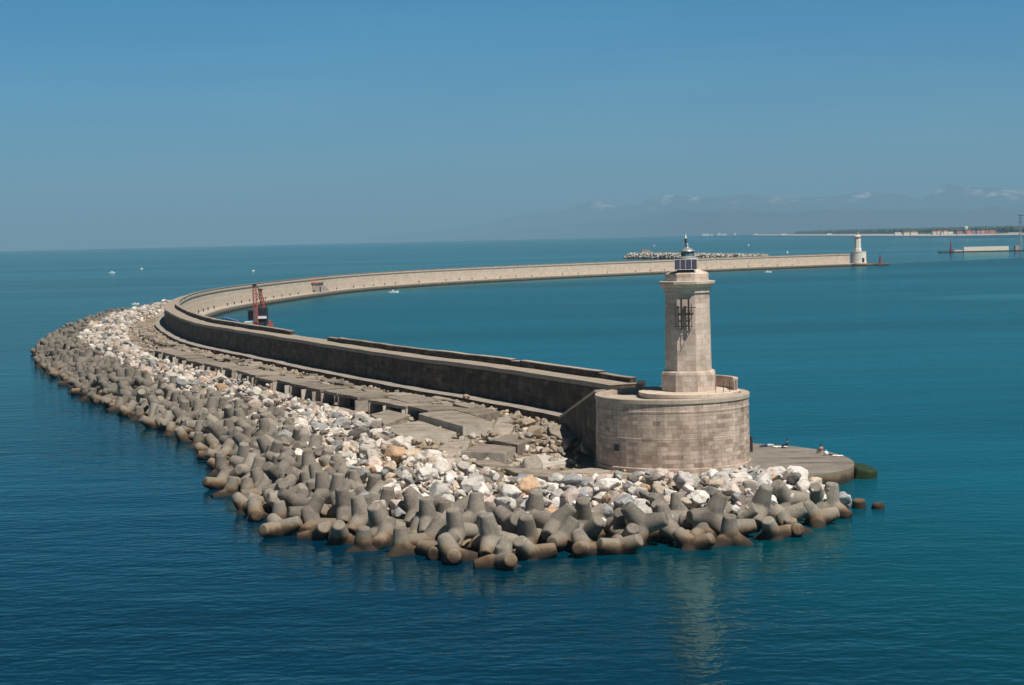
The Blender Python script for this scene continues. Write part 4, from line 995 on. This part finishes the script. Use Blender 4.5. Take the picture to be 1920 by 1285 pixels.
    me = bpy.data.meshes.new('rubble'); me.from_pydata(np.concatenate(V).tolist(), [], np.concatenate(F).tolist()); me.materials.append(M['rubble'])
    ca = me.color_attributes.new('stone', 'FLOAT_COLOR', 'POINT'); ca.data.foreach_set('color', np.array(C, dtype=np.float32).ravel())
    structure(link('rubble', me), 'stuff')
    print('boulders', len(items), 'rest', len(rest))
boulders()

# ------------------------------------------------------------------ far lighthouse, beacons, far breakwater, pier
far_c = on_wall(S_END, 0)[0] + Vector((8.0, -1, 0))
FAR_B = at(1614, 499, 1.2)
FAR_B = Vector((far_c.x, far_c.y, .6))
b2, t2 = lighthouse(FAR_B, 'small distant pale lighthouse at the far end of the curved wall', 'round stone base under the distant lighthouse', detail=False, DR=4.7); t2.scale = (.92, .92, .86)
mb = MB(); mb.box((math.sin(rad(25)) * 4.7, -math.cos(rad(25)) * 4.7, 3.0), (1.5, .4, 2.8), Euler((0, 0, rad(25))).to_matrix()); mb.build('door', M['iron'], b2)
mb = MB(); mb.lathe([(8.5, -2), (8.5, 1.2), (.1, 1.25)], n=40); mb.box((13, 0, 0), (11, 5, 2.0))
tag(mb.build('quay_apron', M['quay_face'], loc=(FAR_B.x, FAR_B.y, .3)), 'low round quay apron carrying the distant lighthouse base', 'quay')
def beacon(p, h, label):
    e = tag(empty('beacon', p), label, 'beacon')
    mb = MB(); mb.tube((0, 0, -1), (0, 0, h * .12), 1.3, 1.3, 12); mb.build('footing', M['dark_red'], e)
    mb = MB(); mb.tube((0, 0, h * .12), (0, 0, h * .6), 1.0, .5, 10); mb.build('tower', M['dark_red'], e)
    mb = MB(); mb.tube((0, 0, h * .6), (0, 0, h), .38, .22, 8); mb.build('mast', M['dark_red'], e)
    mb = MB(); mb.box((0, 0, h * .62), (1.4, 1.4, .2)); mb.build('gallery', M['dark_red'], e)
beacon(Vector((FAR_B.x + 13.5, FAR_B.y, .8)), 6.5, 'small red beacon on the quay tip past the distant lighthouse')
def riprap(name, pts, w, h, n_, smin, smax, seed, cols):
    rng = random.Random(seed); V, F, C = [], [], []; off = 0
    tm = [(np.array([v.co for v in m.vertices]), np.array([p.vertices[:] for p in m.polygons])) for m in ROCKS]
    P = catmull(pts, 10.); cs = np.concatenate([[0], np.cumsum(np.linalg.norm(np.diff(P, axis=0), axis=1))])
    for k in range(n_):
        s = rng.uniform(0, cs[-1]); x, y = (np.interp(s, cs, P[:, i]) for i in (0, 1)); o = rng.uniform(-1, 1)
        v0, f0 = tm[rng.randrange(14)]; q = rng.uniform(smin, smax); R = np.array(Euler((rng.uniform(-1, 1), rng.uniform(-1, 1), rng.uniform(0, 6))).to_matrix())
        V.append((v0 * q) @ R.T + (x + rng.uniform(-1, 1), y + o * w, h * (1 - abs(o)) ** .7 * min(1, s / 15 + .3) - .3)); F.append(f0 + off); off += len(v0); C += [(*rng.choice(cols), 1)] * len(v0)
    me = bpy.data.meshes.new(name); me.from_pydata(np.concatenate(V).tolist(), [], np.concatenate(F).tolist()); me.materials.append(M['rubble'])
    ca = me.color_attributes.new('stone', 'FLOAT_COLOR', 'POINT'); ca.data.foreach_set('color', np.array(C, dtype=np.float32).ravel())
    structure(link(name, me), 'stuff')
FA = at(1172, 484, 0); FB = at(1440, 489, 0)
riprap('far_riprap', [(FA.x, FA.y), (FA.x * .7 + FB.x * .3, FA.y * .7 + FB.y * .3 + 20), (FB.x, FB.y)], 13, 4.4, 1700, .8, 1.9, 3, [(.5, .46, .42), (.36, .33, .29), (.6, .57, .53), (.25, .22, .2)])
a, b_ = Vector((FA.x + 25, FA.y + 12, 0)), Vector((FB.x, FB.y + 16, 0)); d = b_ - a
mb = MB(); mb.box((a + b_) / 2 + Vector((0, 0, 2.2)), (d.length, 4, 5.2), Euler((0, 0, math.atan2(d.y, d.x))).to_matrix())
tag(mb.build('outer_breakwater_wall', M['wall_in']), 'low grey wall along the far rock breakwater behind the curved wall', 'breakwater')
e = tag(empty('signal_hut', Vector((FA.x + 20, FA.y + 4, 3.6))), 'small square pale hut on the far rock breakwater', 'hut')
mb = MB(); mb.box((0, 0, 2), (8, 6, 4)); mb.build('wall', M['plaster'], e)
mb = MB(); mb.box((0, 0, 4.15), (8.6, 6.6, .3)); mb.build('roof', M['coping'], e)

PA = at(1792, 473, 0); PY = PA.y
def P_(u, v): return at_y(u, v, PY)
e = tag(empty('far_pier', (PA.x, PY, 0)), 'low pale pier with a long white wall, out to the east of the harbour', 'pier')
inv = Matrix.Translation((-PA.x, -PY, 0))
def put(nm, m_, mt):
    o = m_.build(nm, mt, e); o.matrix_parent_inverse = inv
l0, l1 = P_(1765, 470).x, P_(2000, 470).x
m_ = MB(); m_.box(((l0 + l1) / 2, PY + 6, -.4), (l1 - l0, 14, 2.0)); put('deck', m_, M['quay_face'])
l0, l1 = P_(1809, 470).x, P_(1893, 470).x
m_ = MB(); m_.box(((l0 + l1) / 2, PY + 4, 2.5), (l1 - l0, 3, 3.7)); put('wall', m_, M['cream'])
l0, l1 = P_(1790, 470).x, P_(1808, 470).x
m_ = MB(); m_.box(((l0 + l1) / 2, PY + 4, 1.2), (l1 - l0, 3, 1.4)); put('kerb', m_, M['quay'])
l0, l1 = P_(1905, 470).x, P_(1912, 470).x
m_ = MB(); m_.box(((l0 + l1) / 2, PY + 4, 2.6), (l1 - l0, 5, 4)); put('shed', m_, M['plaster'])
beacon(Vector((P_(1785, 470).x, PY + 4, .8)), 11.5, 'tall dark red beacon at the tip of the eastern pier')
mb = MB(); mb.tube((0, 0, 0), (0, 0, 12.5), .22, .12)
tag(mb.build('flag_pole', M['metal'], loc=(P_(1809, 470).x - .5, PY + 2, .6)), 'thin bare pole at the end of the white pier wall', 'pole')
e = tag(empty('floodlight_mast', (P_(1916.5, 470).x, PY + 5, .6)), 'tall steel floodlight mast with a platform head by the pier shed', 'mast')
mb = MB()
for sx in (-1, 1):
    for sy in (-1, 1): mb.tube((sx * 1.1, sy * 1.1, 0), (sx * .7, sy * .7, 30), .16, n=6)
for k in range(15):
    z = k * 2; w = 1.1 - .4 * k / 15
    for sx, sy, tx_, ty_ in ((-1, -1, 1, -1), (1, -1, 1, 1), (1, 1, -1, 1), (-1, 1, -1, -1)):
        mb.tube((sx * w, sy * w, z), (tx_ * w, ty_ * w, z + 2), .09, n=5, cap=False); mb.tube((sx * w, sy * w, z), (tx_ * w, ty_ * w, z), .08, n=5, cap=False)
mb.build('lattice', M['metal'], e)
for z, w in ((26, 4.2), (30, 5.2), (32.3, 4)):
    mb = MB(); mb.box((0, 0, z), (w, 3, .35)); mb.build('head_platform', M['metal'], e)
for k in range(5):
    mb = MB(); mb.box((-2 + k, -1.4, 31.2), (.7, .5, .8)); mb.build('floodlight', M['black'], e)

# ------------------------------------------------------------------ quay furniture
def bollards():
    mb = MB(); mb.lathe([(.3, 0), (.3, .1), (.22, .2), (.2, .7), (.34, .85), (.36, 1.0), (.2, 1.12), (.01, 1.15)], n=12); me = mb.build('bollard', M['iron']).data
    bpy.data.objects.remove(bpy.data.objects['bollard']); s = s_of_y(470); k = 0
    while s < S_END - 25:
        p = on_wall(s, 4.7)[0]; p.z = 1.78
        o = link('bollard', me, None, p); o.scale = (.85, .85, .8)
        tag(o, 'squat dark iron bollard on the pale quay inside the curved wall', 'bollard', 'bollards along the inner quay')
        s += random.choice((11, 11.8, 12.5, 23, 24.5))
bollards()
def hut():
    s = min(range(len(S)), key=lambda k: abs(FPX * (OUTER[k, 0] + 5) / OUTER[k, 1] + 960 - 599) + (1e4 if OUTER[k, 1] < 500 else 0)); s = S[s]
    p, ang = on_wall(s, 5.3); e = tag(empty('quay_hut', (p.x, p.y, 1.78), ang - math.pi), 'small grey hut with a red roof built against the curved wall', 'hut')
    mb = MB(); mb.box((0, 0, 1.9), (7.5, 2.6, 3.8)); mb.build('wall', M['plaster'], e)
    mb = MB(); mb.box((0, .1, 4.0), (8.3, 3.4, .4)); mb.build('roof', M['roof_tile'], e)
    mb = MB(); mb.box((-3.77, 0, 1.2), (.1, 1.3, 2.4)); mb.box((1.2, 1.32, 1.2), (1.8, .1, 2.4)); mb.build('door', M['black'], e)
    mb = MB(); mb.add([(-3.76, -1.3, 0), (-3.76, 1.3, 0), (-15, 1.3, 0), (-15, -1.3, 0), (-3.76, -1.3, 3), (-3.76, 1.3, 3)], [(0, 1, 2, 3), (0, 3, 4), (1, 5, 2), (4, 3, 2, 5), (0, 4, 5, 1)]); mb.build('buttress', M['wall_in'], e)
hut()

# ------------------------------------------------------------------ crane barge in the basin
def lattice(mb, a0, a1, w0, w1, r, n_):
    a0, a1 = Vector(a0), Vector(a1); q = (a1 - a0).to_track_quat('Z', 'Y')
    C = lambda t, sx, sy: a0.lerp(a1, t) + q @ Vector((sx * (w0 + (w1 - w0) * t), sy * (w0 + (w1 - w0) * t), 0))
    for sx in (-1, 1):
        for sy in (-1, 1): mb.tube(C(0, sx, sy), C(1, sx, sy), r, n=6)
    for k in range(n_):
        t0, t1 = k / n_, (k + 1) / n_
        for a, b_ in (((-1, -1), (1, -1)), ((1, -1), (1, 1)), ((1, 1), (-1, 1)), ((-1, 1), (-1, -1))):
            mb.tube(C(t0, *a), C(t1, *b_), r * .6, n=5, cap=False); mb.tube(C(t0, *a), C(t0, *b_), r * .6, n=5, cap=False)
def hull(mb, L, B, D, z0=0, mi=0):
    st = [(-.5, .8), (-.3, 1), (.15, 1), (.35, .72), (.46, .3), (.5, .03)]; n_ = len(st); V = []
    for x, w in st:
        for s in (-1, 1):
            V.append((x * L, s * w * B / 2, z0 + D * (1 + .18 * max(0, x) * 2))); V.append((x * L * .95, s * w * B * .36, z0 - D * .5))
    F = [(0, 2, 3, 1)]
    for i in range(n_ - 1):
        a, b_ = i * 4, i * 4 + 4
        F += [(a, b_, b_ + 1, a + 1), (a + 2, a + 3, b_ + 3, b_ + 2), (a, a + 2, b_ + 2, b_), (a + 1, b_ + 1, b_ + 3, a + 3)]
    a = (n_ - 1) * 4; F.append((a, a + 1, a + 3, a + 2)); mb.add(V, F, mi)
CY = 372.
def cp(u, v): return at_y(u, v, CY)
c0 = cp(486, 620); c0.z = 0
ba = tag(empty('crane_barge', c0), 'flat dark work barge moored inside the curved wall under the crane', 'barge')
mb = MB(); mb.box((-3, 0, .6), (20, 8, 2.4)); mb.build('deck_hull', M['black'], ba)
cr = tag(empty('crane', (c0.x, c0.y, 1.8)), 'red lattice boom crane with a black cab standing on the barge', 'crane')
L_ = lambda u, v, dy=0.: cp(u, v) + Vector((-c0.x, dy - c0.y, -1.8))
mb = MB(); mb.tube((.3, 0, 0), (.3, 0, 1.6), 1.5, 1.5, 16); mb.build('turntable', M['black'], cr)
mb = MB(); a = L_(492, 604); mb.tube((.3, 0, 1.6), (.3, 0, a.z), 1.3, 1.2, 14); mb.build('pedestal', M['black'], cr)
mb = MB(); p, q = L_(483.5, 608), L_(500.5, 577); mb.box(((p.x + q.x) / 2, .3, (p.z + q.z) / 2), (q.x - p.x, 2.4, q.z - p.z)); mb.build('machine_house', M['black'], cr)
mb = MB(); p, q = L_(485, 597.5), L_(501, 592.5); mb.box(((p.x + q.x) / 2, -1.05, (p.z + q.z) / 2), (q.x - p.x, .3, q.z - p.z)); mb.build('counterweight_panel', M['white'], cr)
mb = MB(); p, q = L_(466.5, 600), L_(476, 584); mb.box(((p.x + q.x) / 2, -.4, (p.z + q.z) / 2), (q.x - p.x, 1.4, q.z - p.z)); mb.build('cab', M['black'], cr)
mb = MB(); p = L_(471, 582.5); mb.box((p.x, -.4, p.z), (1.5, 1.7, .2)); mb.build('cab_roof', M['iron'], cr)
mb = MB(); lattice(mb, L_(482, 608, -1.6), L_(479.8, 537, -2.2), .4, .34, .06, 11); mb.build('boom', M['red'], cr)
mb = MB(); lattice(mb, L_(495, 590, 0), L_(488, 544, -.6), .3, .22, .07, 7); mb.build('back_frame', M['red'], cr)
mb = MB(); a = L_(479.8, 534.5, -2.2); mb.box(a, (.8, .8, .55)); a = L_(489, 543, -.6); mb.box(a, (.9, .7, .3)); mb.build('boom_head', M['iron'], cr)
mb = MB(); mb.tube(L_(488, 543, -.6), L_(481, 535, -2.1), .07, n=5); mb.tube(L_(499, 577, .5), L_(489, 543, -.5), .06, n=5); mb.tube(L_(482, 545, -2.1), L_(494, 575, -.6), .05, n=5); mb.build('stay_rope', M['iron'], cr)
mb = MB(); p, q = L_(504, 614), L_(508, 600); mb.box(((p.x + q.x) / 2, 0, (p.z + q.z) / 2), (.45, .5, q.z - p.z)); p = L_(509.5, 609); mb.box((p.x, .2, p.z - 1), (.5, .5, 2.6)); mb.build('winch_post', M['red'], cr)
wb = tag(empty('work_boat', (c0.x - 5.2, c0.y - 6, 0), 0), 'white and blue work boat alongside the crane barge', 'boat')
mb = MB(); hull(mb, 12, 3.6, 1.6); mb.build('hull', M['blue'], wb)
mb = MB(); mb.box((3.9, 0, 5.4), (1.3, 2.2, 3.4)); mb.box((3.9, 0, 7.2), (1.5, 2.4, .15)); mb.build('wheelhouse', M['white'], wb)
mb = MB(); mb.box((2.4, 0, 5.0), (.9, 2.0, 2.6)); mb.build('deck_house', M['white'], wb)
mb = MB(); mb.box((.9, -.2, 5.1), (.7, 1.6, 2.0)); mb.build('winch', M['towel'], wb)
mb = MB(); mb.box((-.6, 0, 2.6), (7, 2.6, 1.6)); mb.build('superstructure', M['white'], wb)
mb = MB(); mb.tube((1.6, 0, 3), (1.6, 0, 7.6), .06, n=6); mb.build('mast', M['metal'], wb)
mb = MB(); a, b_ = at_y(420, 596, CY + 4), at_y(447, 603, CY + 4); a.z = max(a.z, 1.2); mb.tube(a, b_, .3, n=10); mb.tube((b_.x, b_.y, -.3), b_, .35, n=8); mb.tube((a.x, a.y, -.3), a, .35, n=8)
tag(mb.build('blue_gangway', M['blue']), 'long blue gangway boom leading to the work boat', 'gangway')

# ------------------------------------------------------------------ small boats
def boat(u, v, L, rz, label, kind):
    p = at(u, v, 0); p.z = sea_z(p.x, p.y) + .05
    e = tag(empty('small_boat', p, rz), label, 'boat', 'small boats on the water')
    mb = MB(); hull(mb, L, L * .33, L * .14); mb.build('hull', M['white'], e)
    if kind == 'motor':
        mb = MB(); mb.box((0, 0, L * .2), (L * .3, L * .22, L * .16), None, 0, .75); mb.build('cabin', M['white'], e)
    if kind == 'open':
        mb = MB(); mb.box((-L * .42, 0, L * .17), (L * .07, L * .1, L * .14)); mb.build('outboard', M['black'], e)
        mb = MB(); mb.box((-.05 * L, 0, L * .2), (L * .1, L * .14, L * .12)); mb.build('console', M['white'], e)
    if kind == 'sail':
        mb = MB(); mb.tube((0, 0, 0), (0, 0, L * 1.15), .07, n=6); mb.build('mast', M['metal'], e)
        mb = MB(); mb.add([(-.1, 0, L * .15), (-.45 * L, .03 * L, L * .18), (-.1, 0, L * 1.1)], [(0, 1, 2)]); o = mb.build('sail', M['towel'], e)
        s = o.modifiers.new('s', 'SOLIDIFY'); s.thickness = .03
boat(210, 512, 5.2, .1, 'long white motor boat on open sea, farthest out from the wall', 'motor')
boat(265.5, 504.5, 4, 1.0, 'white boat on open sea with its bow turned seaward', 'motor')
boat(475, 508.5, 3.6, .9, 'small white boat on open sea just above the crane', 'motor')
boat(738, 549, 4.6, .05, 'white open boat close to the inner quay of the curved wall', 'open')
boat(1440, 511, 4.2, .1, 'white open boat in the basin under the far wall', 'open')
boat(1477, 474, 2.6, .3, 'tiny sailing boat beyond the far wall near the distant lighthouse', 'sail')
boat(1227, 461, 3.2, .3, 'tiny sailing boat on the horizon near the lantern', 'sail')
boat(1404, 460, 3.2, .3, 'tiny sailing boat before the hazy coast', 'sail')
boat(254, 571, 3, .3, 'small white boat half hidden behind the far boulders', 'open')

# ------------------------------------------------------------------ bathers on the platform
def body(name, joints, edges, radii, mats, p, rz, label, hair_at, hair_r, cloth=None):
    me = bpy.data.meshes.new('body'); me.from_pydata(joints, edges, []); o = link('body', me)
    o.modifiers.new('skin', 'SKIN'); sk = me.skin_vertices[0].data
    for k, r in enumerate(radii): sk[k].radius = (r, r)
    sk[0].use_root = True
    ss = o.modifiers.new('sub', 'SUBSURF'); ss.levels = 2
    dg = bpy.context.evaluated_depsgraph_get(); dg.update()
    m2 = bpy.data.meshes.new_from_object(o.evaluated_get(dg)); bpy.data.objects.remove(o)
    m2.materials.clear()
    for m_ in mats: m2.materials.append(m_)
    if cloth:
        m2.polygons.foreach_set('material_index', [cloth(f.center) for f in m2.polygons])
    m2.polygons.foreach_set('use_smooth', [True] * len(m2.polygons))
    q = link(name, m2, None, p); q.rotation_euler = (0, 0, rz); tag(q, label, 'person')
    mb = MB(); hx, hy, hz = hair_at
    mb.lathe([(.01, -hair_r), (hair_r * .75, -hair_r * .6), (hair_r, 0), (hair_r * .8, hair_r * .6), (.01, hair_r)], c=(0, 0, 0), n=14)
    h = mb.build('hair', M['hair'], q, smooth=True); h.location = hair_at
    return q
E_ = [(0, 1), (1, 2), (2, 3), (3, 4), (2, 5), (5, 6), (6, 7), (2, 8), (8, 9), (9, 10), (0, 11), (11, 12), (12, 13), (0, 14), (14, 15), (15, 16)]
RR = [.15, .135, .14, .06, .1, .06, .045, .035, .06, .045, .035, .09, .065, .045, .09, .065, .045]
sit = [(0, 0, .14), (0, -.05, .36), (0, -.04, .56), (0, -.02, .68), (0, .01, .82), (-.2, -.02, .55), (-.27, .12, .33), (-.18, .34, .3), (.2, -.02, .55), (.27, .12, .33), (.18, .34, .3),
       (-.12, .38, .42), (-.13, .62, .1), (-.13, .74, .04), (.12, .38, .42), (.13, .62, .1), (.13, .74, .04)]
body('person', sit, E_, RR, [M['skin'], M['navy']], at(1540, 850.5, 1.3), rad(-160 + 180), 'bare backed person with dark hair sitting at the platform edge', (0, -.01, .86), .115, lambda c: 1 if c.z < .2 and c.y < .3 else 0)
sit2 = [(x, y * .9, z) for x, y, z in sit]
body('person', sit2, E_, RR, [M['skin'], M['navy']], at(1476, 840.5, 1.3), rad(60), 'person in dark blue clothes crouched next to the white towel', (0, -.01, .86), .115, lambda c: 1 if c.z < .66 and c.y < .5 else 0)
lie = [(0, 0, .15), (0, .25, .15), (0, .47, .15), (0, .6, .14), (0, .74, .15), (-.2, .45, .12), (-.3, .2, .07), (-.3, -.02, .06), (.2, .45, .12), (.3, .6, .1), (.14, .78, .08),
       (-.12, -.42, .13), (-.13, -.82, .07), (-.13, -.95, .06), (.12, -.42, .13), (.13, -.82, .07), (.13, -.95, .06)]
body('person', lie, E_, RR, [M['pale_blue'], M['navy'], M['skin']], at(1440, 837.5, 1.3), rad(-75), 'person in pale blue top and dark trousers lying on the platform', (0, .78, .17), .115, lambda c: 2 if c.y > .58 else 1 if c.y < -.1 else 0)
def flat(name, u, v, dx, dy, rz, mat, label, cat, h=.05):
    mb = MB(); n_ = 8; V = [((i / n_ - .5) * dx, (j / n_ - .5) * dy, h + .03 * math.sin(i * 1.9) * math.cos(j * 2.1)) for j in range(n_ + 1) for i in range(n_ + 1)]
    mb.add(V, [(j * (n_ + 1) + i, j * (n_ + 1) + i + 1, (j + 1) * (n_ + 1) + i + 1, (j + 1) * (n_ + 1) + i) for j in range(n_) for i in range(n_)])
    o = mb.build(name, mat, smooth=True, loc=at(u, v, 1.3)); o.rotation_euler = (0, 0, rz); s = o.modifiers.new('s', 'SOLIDIFY'); s.thickness = .03; tag(o, label, cat)
flat('towel', 1462, 839, 1.5, .8, -.3, M['towel'], 'white towel spread between the lying and the crouching person', 'towel')
flat('bath_towel', 1570, 855.5, 1.1, .7, -.5, M['towel'], 'white towel spread at the rounded tip of the platform', 'towel')
flat('beach_mat', 1558, 853.2, .9, .6, -.5, M['navy'], 'dark beach mat beside the bare backed person', 'mat')
mb = MB(); mb.lathe([(.16, 0), (.22, .05), (.24, .25), (.18, .36), (.05, .4)], n=14); mb.tube((-.1, 0, .38), (-.05, 0, .52), .015, n=6); mb.tube((.1, 0, .38), (.05, 0, .52), .015, n=6); mb.tube((-.05, 0, .52), (.05, 0, .52), .015, n=6)
tag(mb.build('beach_bag', M['white'], smooth=True, loc=at(1549, 853.6, 1.3)), 'white bag standing beside the bare backed person', 'bag')

# ------------------------------------------------------------------ air
def haze():
    mb = MB(); mb.box((0, 34000, 300), (130000, 74000, 1560)); o = mb.build('haze', bpy.data.materials.new('sea_haze')); m = o.data.materials[0]; m.use_nodes = True
    n, l = m.node_tree.nodes, m.node_tree.links; n.clear(); out = n.new('ShaderNodeOutputMaterial'); v = n.new('ShaderNodeVolumePrincipled')
    v.inputs['Color'].default_value = (.375, .7, 1.03, 1); v.inputs['Density'].default_value = 6.4e-5; v.inputs['Anisotropy'].default_value = 0
    l.new(v.outputs[0], out.inputs['Volume']); structure(o, 'stuff')
haze()
